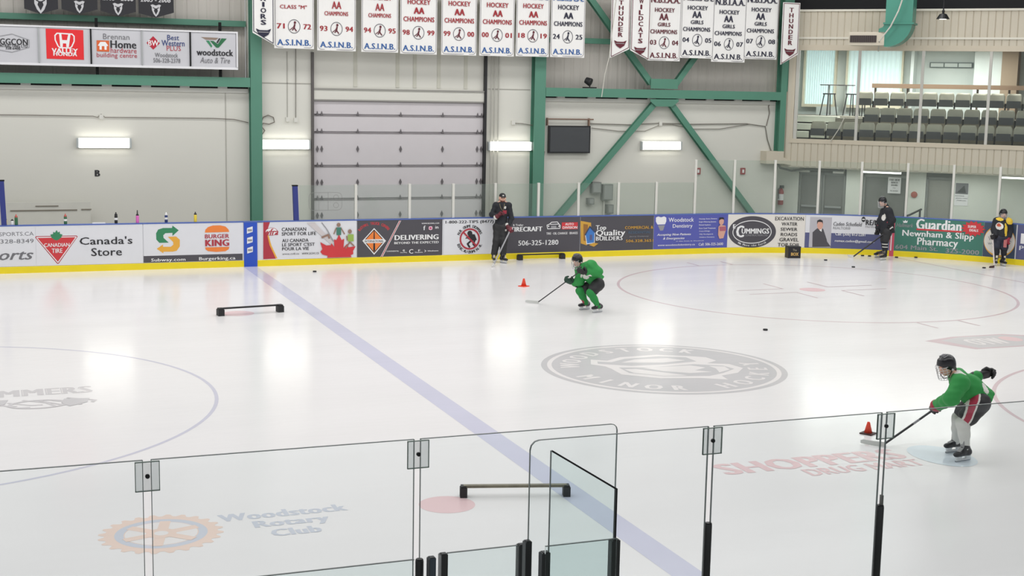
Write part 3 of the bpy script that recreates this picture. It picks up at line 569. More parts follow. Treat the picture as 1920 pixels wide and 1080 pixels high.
for k in range(28):
    a = 2*math.pi*k/28; r_ = (.27 if k % 2 == 0 else .2); pts.append((e[0]+r_*1.25*math.cos(a), e[1]+r_*.82*math.sin(a)))
sh.poly(pts, PR, 'burst'); pts = [(e[0]+(x-e[0])*1.0, e[1]+(y-e[1])*1.0) for x, y in pts]; sh.texts([('SUPER', (e[0]-.15, e[1]+.02), (e[0]+.08, e[1]+.09)), ('DEALS', (e[0]-.1, e[1]-.08), (e[0]+.14, e[1]-.01))], WHT, .04)
# 12 pale advert
sa, sb = (20.836, 0.609)[0], (21.703, 0.610)[0]; w_ = sb-sa
sh = board_sheet('advertising_sheet', 'pale board advert with curved gold and blue bands behind the player in yellow', sa, sb, mat('print_slate', (62, 78, 100), .5))
sh.disc(((sa+sb)/2, .62), w_*.49, .44, PY, 'band', 30); sh.disc(((sa+sb)/2, .62), w_*.48, .39, PC, 'field', 30)
sh.text('W', (sa+.12, .62), (sa+.3, .73), PS, 0); sh.text('K', (sb-.25, .62), (sb-.1, .73), PS, 0); sh.text('www', (sa+.12, .50), (sa+.42, .56), PS, 0)
# 13 violet advert at the right edge
sa = (21.736, 0.612)[0]
sh = board_sheet('advertising_sheet', 'violet board advert starting with a large white letter at the right edge', sa, sa+2.3, PB)
sh.text('P', (sa+.1, .6), (sa+.36, .88), WHT, .04); sh.text('Po', (sa+.08, .42), (sa+.34, .54), WHT, .01)

# ---------------------------------------------------------------- paint under the ice
def ice_sheet(off=.0008): return Sheet(on_ice, ice, off, .00025)
IB = ice_paint('ice_blue', (204, 204, 222)); IR = ice_paint('ice_red', (226, 208, 211)); IG = ice_paint('ice_grey', (201, 199, 201)); IW = ice_paint('ice_white', (233, 229, 228)); IPK = ice_paint('ice_pink', (229, 200, 202)); IOR = ice_paint('ice_orange', (234, 212, 200)); IBL = ice_paint('ice_pale_blue', (214, 224, 232)); ICB = ice_paint('ice_circle_blue', (203, 202, 216)); IDG = ice_paint('ice_dark_grey', (206, 203, 205)); INV = ice_paint('ice_slate', (204, 208, 218)); ICR = ice_paint('ice_circle_red', (212, 192, 196)); IPD = ice_paint('ice_deep_pink', (231, 198, 200))
sh = ice_sheet(); sh.rect(-.165, YN, .165, -.0, IB, 'blue_line', 4, label='faded blue line across the ice')
sh.rect(17.88, YN, 17.94, -1.75, ICR, 'goal_line', 1, label='thin red goal line')
sh = ice_sheet(); sh.ring((-7.567, -13.668), 4.572, 4.572, .055, ICB, 'centre_circle', 120, label='thin blue centre circle')
YD1, YD2, XD = -6.93, -20.166, 11.905
for yd in (YD1, YD2):
    sh = ice_sheet(); sh.ring((XD, yd), 4.572, 4.572, .065, ICR, 'faceoff_circle', 120, label='thin red face-off circle'); sh.disc((XD, yd), .3, .3, IPD, 'faceoff_dot')
    mb = MB()
    for sx in (-1, 1):
        for sy in (-1, 1):
            mb_pts = [(XD+sx*1.85, yd+sy*.29), (XD+sx*.62, yd+sy*.29), (XD+sx*.62, yd+sy*1.15)]; sh.line(mb_pts, .05, None, mb=mb)
            sh.line([(XD+sx*.51, yd+sy*4.57), (XD+sx*.51, yd+sy*5.2)], .05, None, mb=mb)
    sh.done(mb, 'faceoff_hash_marks', ICR)
sh = ice_sheet(); sh.disc((-1.487, -20.171), .31, .31, IPK, 'neutral_dot', label='faded red dot beside the nearest training bar'); sh.disc((-1.49, YD1-.05), .31, .31, IPK, 'neutral_dot', label='faded red dot under the far training bar')
# round club emblem: placed in its own turned frame
def turned(c, a):
    ca, sa_ = math.cos(a), math.sin(a)
    return lambda u, v, off=0.0: (c[0]+u*ca-v*sa_, c[1]+u*sa_+v*ca, off)
cl = (4.30, -14.1); sh = Sheet(turned(cl, math.radians(-10)), ice, .0008, .00025)
sh.disc((0, 0), 2.03, 2.03, IG, 'club_emblem', 60, label='faded grey round club emblem with lettering'); sh.ring((0, 0), 1.93, 1.93, .075, IW, 'club_emblem', 80)
sh.arc('WOODSTOCK', (0, 0), 1.56, 1.56, 176, 50, .34, IW, bold=.05, name='emblem_lettering'); sh.arc('MINOR HOCKEY', (0, 0), 1.56, 1.56, 196, 372, .34, IW, True, bold=.05, name='emblem_lettering')
sh.poly([(-1.15,.35),(-1.05,.75),(-.8,.62),(-.5,.9),(.2,1.05),(.7,.9),(1.0,.75),(1.08,.45),(.85,.25),(1.2,.15),(1.32,-.2),(1.1,-.55),(.75,-.75),(.75,-1.05),(.35,-.9),(-.3,-.85),(-.85,-.5),(-.9,-.05),(-.95,.15)], IW, 'emblem_head')
sh.poly([(-1.02,.38),(-.98,.58),(-.75,.5),(-.45,.76),(.2,.92),(.65,.78),(.72,.42),(.1,.22),(-.5,.16)], IG, 'emblem_head'); sh.poly([(-.6,.45),(-.3,.68),(.3,.74),(.55,.52),(.1,.38)], IW, 'emblem_head'); sh.poly([(-.75,.05),(-.2,.0),(.6,.2),(1.05,.02),(1.15,-.25),(.85,-.55),(.55,-.75),(-.2,-.7),(-.7,-.4)], IG, 'emblem_head')
sh.poly([(-.35,-.02),(.5,.1),(.7,-.1),(.45,-.3),(.7,-.45),(.3,-.5),(-.1,-.3)], IW, 'emblem_head'); sh.poly([(-.7,-.1),(-.5,-.1),(.2,-.68),(-.2,-.68),(-.62,-.4)], IW, 'emblem_head'); sh.poly([(.8,.02),(1.05,-.05),(1.05,-.3),(.8,-.5),(.85,-.2)], IW, 'emblem_head')
# cat emblem inside the centre circle
sh = ice_sheet(); y0 = -13.15
sh.texts([('SLAMMERS', (-6.75, -13.42), (-4.72, -12.98))], IDG, .06, name='club_lettering'); sh.texts([('SLAMMERS', (-6.72, -13.39), (-4.75, -13.01))], IW, -.004, name='club_lettering')
for k in range(7): sh.line([(-6.3+.2*k, -13.7-.06*(k % 3)), (-6.05+.22*k, -13.95-.1*((k*2) % 3)), (-5.8+.17*k, -14.05-.12*(k % 2))], .05, IDG, 'cat_emblem')
sh.ring((-5.5, -14.0), .42, .28, .06, IDG, 'cat_emblem', 24); sh.poly([(-6.6, -13.6), (-5.9, -13.62), (-5.95, -13.9), (-6.4, -14.2), (-6.8, -14.1)], IG, 'cat_emblem'); sh.poly([(-5.15,-13.75),(-4.8,-13.8),(-4.85,-14.05),(-5.1,-14.25),(-5.2,-14.0)], IG, 'cat_emblem')
# gear wheel and words
c = (-4.55, -20.22); gsh = Sheet(turned(c, 0), ice, .0008, .00025); pts = []
for k in range(96):
    a0 = 2*math.pi*k/96; r_ = .62 if (k//2) % 2 == 0 else .56; pts.append((r_*math.cos(a0), r_*math.sin(a0)))
gsh.poly(pts, IOR, 'gear_emblem', label='faded orange and blue gear emblem'); gsh.ring((0, 0), .46, .46, .09, INV, 'gear_emblem', 40); gsh.disc((0, 0), .36, .36, IW, 'gear_emblem')
for k in range(6):
    a = math.pi*k/3+.3; gsh.line([(.1*math.cos(a), .1*math.sin(a)), (.37*math.cos(a), .37*math.sin(a))], .11, IOR, 'gear_emblem')
gsh.disc((0, 0), .15, .15, IOR, 'gear_emblem'); gsh.disc((0, 0), .07, .07, IW, 'gear_emblem')
sh = ice_sheet(); sh.texts([('Woodstock', (-3.93, -20.04), (-2.56, -19.80)), ('Rotary', (-3.62, -20.40), (-2.82, -20.12)), ('Club', (-3.50, -20.66), (-2.98, -20.44))], INV, .05, name='club_lettering')
# red words and pale blue disc
sh.texts([('SHOPPERS', (2.08, -20.08), (4.72, -19.62))], IPK, .05, name='shop_lettering'); sh.texts([('DRUG MART', (3.05, -20.42), (4.72, -20.14))], IPK, .04, name='shop_lettering'); sh.disc((5.17, -20.12), .37, .52, IBL, 'pale_blue_disc')
# dark lozenge with letters
sh = ice_sheet(); sh.poly([(10.22, -13.25), (11.0, -13.02), (12.2, -13.02), (12.8, -13.4), (12.9, -13.9), (12.2, -14.2), (10.6, -14.2)], ICR, 'lozenge_emblem'); sh.poly([(10.55, -13.30), (11.1, -13.10), (12.1, -13.10), (12.65, -13.45), (12.75, -13.85), (12.1, -14.12), (10.75, -14.12)], IDG, 'lozenge_emblem', label='faded grey lozenge emblem with white letters')
sh.texts([('OTW', (10.95, -13.88), (11.75, -13.32))], IW, .06, name='lozenge_lettering'); sh.disc((12.0, -13.5), .2, .25, IPK, 'lozenge_emblem')

# ---------------------------------------------------------------- banners
BW = mat('banner_cloth', (236, 235, 232), .8, vary=.03, scale=2); BE = mat('banner_edge', (150, 148, 150), .8); BR = mat('banner_red', (160, 44, 52), .8); BB = mat('banner_blue', (52, 96, 158), .8); BM = mat('banner_maroon', (98, 36, 48), .8); BN = mat('banner_navy', (42, 42, 62), .8)
YB = 2.3
def banner_root(lab, x, z, group): return thing('banner', lab, 'banner', (x, YB, z), 0, group)
def cloth_fn(x0, x1, zb): return lambda x, z, off=0.0: (x, YB-off+.012*math.sin((x-x0)*7.1+x0)*(1+.3*(zb-z)), z)
def roundpoly(x0, z0, x1, z1, r, n=5):
    out = []
    for cx_, cz_, a0 in ((x1-r, z0+r, -90), (x1-r, z1-r, 0), (x0+r, z1-r, 90), (x0+r, z0+r, 180)):
        for i in range(n+1):
            a = math.radians(a0+90*i/n); out.append((cx_+r*math.cos(a), cz_+r*math.sin(a)))
    return out
def banner(px, lab, rows, top=None, col=BR, bottom=BB, girls=False, year=('', ''), h=1.85, slant=0):
    (x0, zb), x1 = px[0], px[1][0]; w = x1-x0; r = banner_root(lab, (x0+x1)/2, zb, 'white championship banners')
    fn = cloth_fn(x0, x1, zb); zt = zb+h
    mb = MB(); n = 14; q = []
    for i in range(n+1):
        x = x0+w*i/n; q += [fn(x, zb, 0), fn(x, zt, 0), fn(x, zb, -.012), fn(x, zt, -.012)]
    fs = []
    for i in range(n):
        a, b = 4*i, 4*i+4; fs += [(a, b, b+1, a+1), (a+2, a+3, b+3, b+2), (a, a+2, b+2, b), (a+1, b+1, b+3, a+3)]
    fs += [(0, 1, 3, 2), (4*n, 4*n+2, 4*n+3, 4*n+1)]
    mb.add(q, fs).build('cloth', BW, r); mb = MB(); mb.tube([(x0-.04, YB+.01, zt), (x1+.04, YB+.01, zt)], .018, 6); mb.build('hanging_rod', ALU, r)
    sh = Sheet(fn, r, .006); rp = roundpoly(x0+.025, zb+.03, x1-.025, zt-.03, .09); sh.line(rp+[rp[0]], .014, BE, 'border')
    g = .9 if girls else 1.0
    def T(t, f0, f1, z0, z1, m, b=.03): sh.text(t, (x0+w*f0, zb+z0), (x0+w*f1, zb+z1), m, b)
    T('A.S.I.N.B.', .07, .92, .08, .235, bottom, .03)
    zz = .46 if girls else .51
    T(year[0], .06, .26, zz, zz+.135, col, .03); T(year[1], .73, .93, zz, zz+.135, col, .03)
    c = (x0+w*.495, zb+zz+.065); sh.ring(c, .165, .18, .013, BN, 'player_badge', 30)
    mb = MB(); sh.line([(c[0]-.11, c[1]-.09), (c[0]-.02, c[1]-.02), (c[0]+.02, c[1]+.08)], .02, None, mb=mb); sh.line([(c[0]+.02, c[1]+.05), (c[0]+.0, c[1]-.04), (c[0]+.06, c[1]-.12)], .03, None, mb=mb); sh.line([(c[0]+.01, c[1]-.03), (c[0]-.05, c[1]-.1)], .028, None, mb=mb); sh.disc((c[0]+.02, c[1]+.1), .03, .035, None, mb=mb, n=10); sh.done(mb, 'player_badge', BM if col != BN else BN)
    for t, f0, f1, z0, z1, b in rows: T(t, f0, f1, z0, z1, col, b)
    if top: sh.text('N.B.I.A.A.', (x0+w*.05, zb+(1.66 if girls else 1.57)), (x0+w*.94, zb+(1.84 if girls else 1.74)), top, .03)
AA = [('CHAMPIONS', .08, .92, .87, 1.0, .03), ('AA', .36, .65, 1.08, 1.25, .05), ('HOCKEY', .19, .81, 1.33, 1.46, .03)]
AAs = [('CHAMPIONS', .18, .80, .92, 1.03, .03), ('AA', .37, .62, 1.10, 1.29, .03), ('HOCKEY', .18, .82, 1.38, 1.51, .03)]
AG = [('CHAMPIONS', .06, .88, .78, .90, .03), ('GIRLS', .28, .66, .99, 1.10, .03), ('AA', .32, .60, 1.17, 1.36, .04), ('HOCKEY', .18, .78, 1.40, 1.52, .03)]
C7 = [('CLASS "M"', .14, .82, 1.03, 1.13, .02), ('HOCKEY', .15, .84, 1.38, 1.50, .03)]
banner(((1.104, 5.469), (2.160, 5.478)), 'white banner reading CLASS M with 71 72 in red', C7, BB, year=('71', '72'))
banner(((2.250, 5.442), (3.298, 5.449)), 'white banner with 93 94 in red', AAs, BB, year=('93', '94'))
banner(((3.453, 5.436), (4.477, 5.446)), 'white banner with 94 95 in red', AAs, BB, year=('94', '95'))
banner(((4.533, 5.415), (5.579, 5.422)), 'white banner with 98 99 in red', AA, BB, year=('98', '99'))
banner(((5.706, 5.418), (6.733, 5.427)), 'white banner with 99 00 in red', AA, BB, year=('99', '00'))
banner(((6.823, 5.422), (7.853, 5.435)), 'white banner with 00 01 in red', AA, BB, year=('00', '01'))
banner(((7.909, 5.437), (8.913, 5.449)), 'white banner with 18 19 in red', AA, BB, year=('18', '19'))
banner(((8.955, 5.441), (10.006, 5.439)), 'white banner with 24 25 in dark letters', AA, BB, col=BN, year=('24', '25'))
banner(((12.019, 5.419), (13.086, 5.435)), 'white girls banner with 03 04 in maroon', AG, BM, col=BM, bottom=BM, girls=True, year=('03', '04'), h=1.9)
banner(((13.082, 5.523), (14.193, 5.512)), 'white girls banner with 04 05 in dark letters', AG, BN, col=BN, bottom=BN, girls=True, year=('04', '05'), h=1.88)
banner(((14.140, 5.437), (15.266, 5.440)), 'white girls banner with 06 07 in dark letters, hanging lowest', AG, BN, col=BN, bottom=BN, girls=True, year=('06', '07'), h=1.92)
banner(((15.220, 5.548), (16.367, 5.552)), 'white girls banner with 07 08 in dark letters', AG, BN, col=BN, bottom=BN, girls=True, year=('07', '08'), h=1.88)
def pennant(x0, x1, zl, zr, zt, word, lab, z1, m, yy=2.22):
    r = thing('pennant', lab, 'pennant', ((x0+x1)/2, yy, zl), 0, 'narrow white team pennants')
    fn = on_plane(yy); o = [(x0, zl), (x1, zr), (x1, zt), (x0, zt)]
    mb = MB().prism([fn(*p, 0) for p in o], (0, .015, 0)); mb.build('cloth', BW, r)
    sh = Sheet(fn, r, .006); k = .03; i = [(x0+k, zl+k*1.3), (x1-k, zr+k*1.3), (x1-k, zt-k), (x0+k, zt-k), (x0+k, zl+k*1.3)]; sh.line(i, .018, m, 'border')
    mbb = MB(); n = len(word); cx_ = (x0+x1)/2; p_ = z1[0]; st = (z1[1]-z1[0])/n
    for j, ch in enumerate(word): sh.text(ch, (cx_-.075 if ch != 'I' else cx_-.03, z1[1]-st*(j+1)+st*.2), (cx_+.075 if ch != 'I' else cx_+.03, z1[1]-st*j), m, .03, mb=mbb)
    sh.done(mbb, 'lettering', m); c = (cx_, z1[0]-.16)
    sh.poly([(c[0]-.2, c[1]+.09), (c[0]-.1, c[1]+.05), (c[0]+.1, c[1]+.05), (c[0]+.2, c[1]+.09), (c[0]+.13, c[1]-.06), (c[0], c[1]-.14), (c[0]-.13, c[1]-.06)], m, 'crest'); sh.line([(c[0]-.13, c[1]), (c[0]+.13, c[1])], .02, BE, 'crest')
a, b = (0.519, 5.847), (1.087, 5.548); pennant(a[0], b[0], a[1], b[1], 7.4, 'WARRIORS', 'leftmost white pennant with dark letters ending IORS, beside the green column', (a[1]+.18, 7.25), BN)
a, b = (10.789, 5.459), (11.390, 5.724); pennant(a[0], b[0], a[1], b[1], 7.4, 'THUNDER', 'white pennant reading THUNDER left of the cross brace', ((10.941, 6.036)[1], (10.906, 7.092)[1]), BM)
a, b = (11.424, 5.692), (12.035, 5.419); pennant(a[0], b[0], a[1], b[1], 7.4, 'WILDCATS', 'white pennant reading WILDCATS over the cross brace', ((11.698, 5.872)[1], (11.652, 7.160)[1]), BM)
a, b = (16.393, 5.397), (16.990, 5.719); pennant(a[0], b[0], a[1], b[1], (16.480, 7.247)[1], 'THUNDER', 'rightmost white pennant reading THUNDER beside the beige lounge wall', ((16.704, 5.962)[1], (16.641, 7.094)[1]), BM, 2.1)
mb = MB(); mb.box(-.5, 17, YB+.0, YB+.03, 7.42, 7.46)
solo(mb, 'banner_rail', ALU, 'rail that carries the white banners', 'rail', (8, YB, 7.4))
# dark pennants
BK = mat('pennant_charcoal', (46, 46, 50), .8); BS = mat('pennant_silver', (196, 196, 198), .7)
for (l, r_, tip), yr, lab in ((((-5.062, 6.258), (-4.266, 6.278), (-4.679, 6.146)), '', 'leftmost black pennant with the largest bear head'), (((-4.184, 6.281), (-3.321, 6.301), (-3.758, 6.173)), '2003 - 2006', 'black pennant next to the largest bear head'), (((-3.251, 6.277), (-2.385, 6.277), (-2.823, 6.154)), '2003 - 2006', 'third black pennant from the left'), (((-2.320, 6.246), (-1.443, 6.292), (-1.892, 6.154)), '2005 - 2008', 'rightmost black pennant reading 2005 - 2008')):
    r = thing('dark_pennant', lab, 'pennant', (tip[0], 2.5, tip[1]), 0, 'black bear pennants'); fn = on_plane(2.5)
    MB().prism([fn(*tip), fn(r_[0], r_[1]), fn(r_[0], 7.4), fn(l[0], 7.4), fn(l[0], l[1])], (0, .015, 0)).build('cloth', BK, r)
    sh = Sheet(fn, r, .006); c = (tip[0], tip[1]+(.19 if yr else .25)); k = 1.0 if yr else 1.45
    hd = [(0, -.17), (.06, -.1), (.1, .0), (.1, .07), (.13, .12), (.08, .14), (.0, .11), (-.08, .14), (-.13, .12), (-.1, .07), (-.1, 0), (-.06, -.1)]
    sh.poly([(c[0]+x*k, c[1]+z*k) for x, z in hd], BS, 'bear_head'); sh.poly([(c[0]+x*k, c[1]+z*k) for x, z in ((0, -.12), (.05, -.02), (.03, .04), (-.03, .04), (-.05, -.02))], BK, 'bear_head'); sh.line([(c[0]-.07*k, c[1]+.06*k), (c[0]-.02*k, c[1]+.03*k)], .02*k, BK, 'bear_head'); sh.line([(c[0]+.07*k, c[1]+.06*k), (c[0]+.02*k, c[1]+.03*k)], .02*k, BK, 'bear_head')
    if yr: sh.text(yr, (tip[0]-.38, tip[1]+.385), (tip[0]+.38, tip[1]+.51), BS, .04, .25)
    MB().box(l[0]-.02, r_[0]+.02, 2.5, 2.53, 7.4, 7.43).build('hanging_rod', ALU, r)

# ---------------------------------------------------------------- row of sponsor signs
SP = mat('sign_face', (200, 200, 204), .25, vary=.03); 
SG = 2.45; fn = on_plane(SG)
zb_, zt_ = 4.93, 5.82
bx = thing('sign_rack', 'white edged rack of sign panels standing on the green beam', 'rack', (-3, SG, 4.7))
mb = MB(); mb.box(-8.9, .15, SG+.02, SG+.2, zb_-.02, zt_+.02); mb.build('backing', mat('sign_back', (90, 90, 92), .6), bx)
mb = MB(); mb.box(-8.9, .17, SG-.03, SG+.02, zb_-.05, zb_+.01); mb.box(-8.9, .17, SG-.03, SG+.02, zt_, zt_+.04); mb.box(.13, .17, SG-.03, SG+.02, zb_, zt_); mb.build('frame', mat('sign_trim', (226, 226, 228), .4), bx)
for x in (-3.35, -.25):
    mb = MB(); mb.box(x-.035, x+.035, SG+.2, SG+.26, 4.68, 6.1); mb.build('support_post', GAP, bx)
def sign(xa, xb, lab):
    r = thing('sponsor_sign', lab, 'sign', ((xa+xb)/2, SG, zb_), 0, 'sponsor signs in the rack'); MB().box(xa+.01, xb-.01, SG, SG+.02, zb_+.01, zt_).build('face', SP, r); return Sheet(fn, r, .006)
X = [-6.6, (-4.750, 5.503)[0], (-3.508, 5.541)[0], (-2.263, 5.578)[0], (-1.050, 5.615)[0], .13]
sh = sign(X[0], X[1], 'pale sign panel with dark letters at the left end of the sign rack')
sh.texts([('AGGCON', (-5.783, 5.369), (-5.005, 5.518)), ('CONTRACTING LTD.', (-5.779, 5.304), (-4.997, 5.378)), ('328-6400', (-5.529, 5.253), (-5.186, 5.308))], PK, .03)
hx = [(-6.022, 5.368), (-5.987, 5.498), (-5.368, 5.630), (-4.975, 5.496), (-4.980, 5.317), (-5.382, 5.186), (-5.994, 5.288), (-6.022, 5.368)]; sh.line(hx, .015, PS, 'outline')
sh = sign(X[1], X[2], 'sign panel with a red square and white looped letter')
sh.poly([(-4.578, 5.789), (-3.684, 5.779), (-3.684, 5.043), (-4.574, 5.050)], mat('sign_red', (226, 36, 42), .4), 'red_square')
p = [(-4.358, 5.679), (-3.905, 5.667), (-3.909, 5.512), (-3.980, 5.355), (-4.281, 5.353), (-4.347, 5.515)]; rp = [(-4.310, 5.683), (-3.955, 5.672), (-3.906, 5.621), (-3.909, 5.496), (-3.970, 5.362), (-4.012, 5.328), (-4.251, 5.328), (-4.294, 5.366), (-4.359, 5.515), (-4.362, 5.629), (-4.310, 5.683)]; sh.line(rp, .03, WHT, 'emblem')
sh.poly([(-4.263, 5.669), (-4.209, 5.667), (-4.195, 5.520), (-4.080, 5.517), (-4.048, 5.662), (-3.994, 5.661), (-4.040, 5.347), (-4.098, 5.345), (-4.102, 5.437), (-4.178, 5.438), (-4.187, 5.343), (-4.244, 5.344)], WHT, 'emblem')
sh.texts([('VALLEY', (-4.450, 5.198), (-3.824, 5.313)), ('HONDA', (-4.414, 5.126), (-3.846, 5.227))], WHT, .04)
sh = sign(X[2], X[3], 'sign panel with an orange house square and red words beneath')
sh.text('Brennan', (-3.210, 5.569), (-2.566, 5.709), PMID, .0); sh.text('Home', (-3.037, 5.355), (-2.398, 5.547), PK, .03); sh.texts([('hardware', (-3.033, 5.236), (-2.395, 5.367)), ('building centre', (-3.374, 5.087), (-2.385, 5.233))], PDR, .0)
sh.poly([(-3.369, 5.538), (-3.065, 5.537), (-3.065, 5.261), (-3.369, 5.266)], mat('sign_orange', (214, 98, 46), .4), 'emblem'); sh.poly([(-3.343, 5.406), (-3.280, 5.501), (-3.157, 5.505), (-3.088, 5.407), (-3.127, 5.399), (-3.129, 5.306), (-3.181, 5.308), (-3.185, 5.398), (-3.247, 5.396), (-3.249, 5.306), (-3.304, 5.308), (-3.301, 5.401)], WHT, 'emblem')
sh = sign(X[3], X[4], 'sign panel with a red diamond and blue and red words')
sh.poly([(-2.145, 5.508), (-1.979, 5.684), (-1.813, 5.511), (-1.982, 5.345)], mat('sign_crimson', (178, 28, 52), .4), 'diamond'); sh.text('BW', (-2.103, 5.442), (-1.842, 5.577), WHT, .02)
sh.texts([('Best', (-1.628, 5.597), (-1.331, 5.728)), ('Western', (-1.771, 5.445), (-1.192, 5.594))], mat('sign_navy', (44, 62, 120), .5), .01); sh.text('PLUS', (-1.646, 5.327), (-1.288, 5.452), PDR, .0); sh.texts([('Woodstock', (-1.943, 5.157), (-1.365, 5.267)), ('506-328-2378', (-1.985, 5.021), (-1.307, 5.133))], PMID, .01)
sh = sign(X[4], X[5], 'sign panel with a green and grey zigzag emblem over dark words')
sh.poly([(-0.771, 5.698), (-0.327, 5.691), (-0.389, 5.635), (-0.646, 5.634)], mat('sign_taupe', (140, 122, 108), .5), 'emblem'); sh.poly([(-0.649, 5.613), (-0.567, 5.612), (-0.487, 5.475), (-0.515, 5.437)], PGN, 'emblem'); sh.poly([(-0.547, 5.610), (-0.458, 5.609), (-0.343, 5.527), (-0.251, 5.680), (-0.114, 5.677), (-0.323, 5.439), (-0.385, 5.437)], mat('sign_green', (36, 106, 66), .5), 'emblem'); sh.poly([(-0.383, 5.573), (-0.313, 5.681), (-0.272, 5.679), (-0.349, 5.547)], PK, 'emblem')
sh.text('woodstock', (-0.893, 5.229), (0.049, 5.394), PK, .035); sh.text('Auto & Tire', (-0.807, 5.037), (-0.036, 5.186), PMID, .0, .25)
for x, d in ((X[1], 0), (X[2], 1), (X[3], 0), (X[4], 1)):
    MB().box(x-.018, x+.018, SG-.035, SG+.02, zb_+.02, zt_-.01).build('divider', GAP if d else CHROME, bx)

# ---------------------------------------------------------------- wall lamps
for (x, z), lab in (((-3.219, 2.946), 'long wall lamp on the plain white wall above the letter B'), ((1.490, 2.921), 'wall lamp between the green column and the overhead door'), ((7.985, 2.896), 'wall lamp right of the overhead door'), ((12.830, 2.925), 'wall lamp inside the cross brace')):
    r = thing('wall_lamp', lab, 'lamp', (x, YW+.06, z), 0, 'fluorescent wall lamps on the far wall'); w = .62
    MB().box(x-w-.05, x+w+.05, YW-.01, YW+.06, z-.13, z+.13).build('housing', mat('lamp_housing', (206, 208, 204), .4), r)
    MB().box(x-w, x+w, YW-.09, YW-.01, z-.115, z+.115).build('diffuser', FIXT, r)
    for s_ in (-1, 1): MB().box(x+s_*(w+.005), x+s_*(w+.06), YW-.08, YW-.01, z-.12, z+.12).build('end_cap', mat('clear_cap', (170, 176, 176), .3), r)
# letter, wires, boxes
a, b = (-3.464, 2.082), (-3.328, 2.247)
r = thing('wall_letter', 'single black letter B painted on the white wall', 'letter', (a[0], YW+.05, a[1])); Sheet(on_plane(YW+.06), r, .006).text('B', a, b, PK, .05)
yw = YW+.03
def wire(lab, pts, r_=.012, m=WIRE, name='cable'):
    q = [(x, yw, z) for x, z in pts]; solo(MB().tube(q, r_, 6), name, m, lab, 'cable', q[0])
wire('long thin cable along the white wall left of the green column', [(-6.081, 3.638), (-4.950, 3.637), (-3.466, 3.626), (-3.362, 3.600), (-3.268, 3.683), (-3.177, 3.602), (-1.800, 3.602), (-0.425, 3.602), (0.136, 3.580), (0.503, 3.498)], .010, CABLED)
wire('looped dark cable beside the green column left of the overhead door', [(0.845, 3.502), (0.903, 3.644), (1.033, 3.702), (1.176, 3.647), (1.204, 3.519), (1.060, 3.461), (0.902, 3.488), (0.844, 3.416), (0.944, 3.289), (0.871, 3.189)], .013, CABLED)
wire('thin vertical cable left of the overhead door', [(1.791, 5.499), (1.783, 3.624)], .01)
wire('cable right of the dark screen running to the lounge corner', [(10.516, 3.557), (11.764, 3.536), (12.805, 3.592), (13.904, 3.570), (15.750, 3.602), (16.433, 3.526), (16.531, 3.117), (16.727, 2.657)], .014)
wire('sagging second cable inside the cross brace', [(10.554, 3.433), (11.421, 3.345), (12.299, 3.351), (12.824, 3.545), (13.218, 3.548), (13.910, 3.426), (14.827, 3.433), (15.844, 3.586)], .01)
wire('cable looping down the green corner column', [(16.658, 4.296), (16.582, 4.295), (16.515, 4.131), (16.563, 3.936), (16.470, 3.543)], .012, CABLED)
for p, lab in (((-3.269, 3.615), 'small white junction box on the long wall cable'), ((8.086, 3.566), 'small white junction box left of the middle green column'), ((12.805, 3.576), 'small white junction box inside the cross brace'), ((1.565, 3.594), 'small white junction box beside the looped cable'), ((1.783, 3.581), 'small white pull switch at the foot of the thin cable')):
    solo(MB().box(p[0]-.05, p[0]+.05, yw-.03, yw+.05, p[1]-.06, p[1]+.06), 'junction_box', ALU, lab, 'box', (p[0], yw, p[1]), 'junction boxes on the far wall')
wire('short cable from the junction box to the middle green column', [(8.136, 3.551), (8.366, 3.538), (8.681, 3.495)], .012)
# dark screen
a, b = (9.167, 2.699), (10.484, 3.494)
r = thing('wall_screen', 'dark flat screen on the white wall right of the green column', 'screen', (a[0], YW, a[1]))
MB().box(a[0], b[0], YW-.06, YW+.03, a[1], b[1]).build('casing', BLACK, r); MB().box(a[0]+.04, b[0]-.04, YW-.068, YW-.06, a[1]+.04, b[1]-.04).build('glass', mat('screen_glass', (74, 76, 78), .15), r)
mb = MB(); mb.tube([(a[0]-.06, YW-.02, (9.059, 3.682)[1]), (b[0]+.1, YW-.02, (10.581, 3.682)[1])], .02, 8); mb.box(a[0]-.05, a[0]-.02, YW-.04, YW+.06, b[1]-.0, b[1]+.22); mb.box(b[0]-.05, b[0]-.02, YW-.04, YW+.06, b[1], b[1]+.22); mb.build('bracket', mat('bracket_brown', (128, 104, 88), .5), r)
MB().tube([(a[0]-.1, YW, a[1]+.05), (a[0]-.12, YW, a[1]-.1), (a[0]-.12, YW, a[1]-.5)], .012, 6).build('cord', CABLED, r)
# floodlight on the beam
p = (10.414, 4.699)
r = thing('floodlight', 'small dark floodlight standing on the green beam', 'lamp', (p[0], YW-.08, 4.585)); MB().box(p[0]-.2, p[0]+.2, YW-.12, YW, 4.585, 4.62).build('base', BLACK, r)
MB().lathe((p[0]-.05, YW-.1, 4.78), [(.02, .12), (.09, .1), (.12, -.05), (.11, -.08)], 16, (-.5, .5, .3)).build('head', DARK, r); MB().tube([(p[0], YW-.06, 4.6), (p[0]+.02, YW-.06, 4.78)], .02).build('neck', DARK, r)
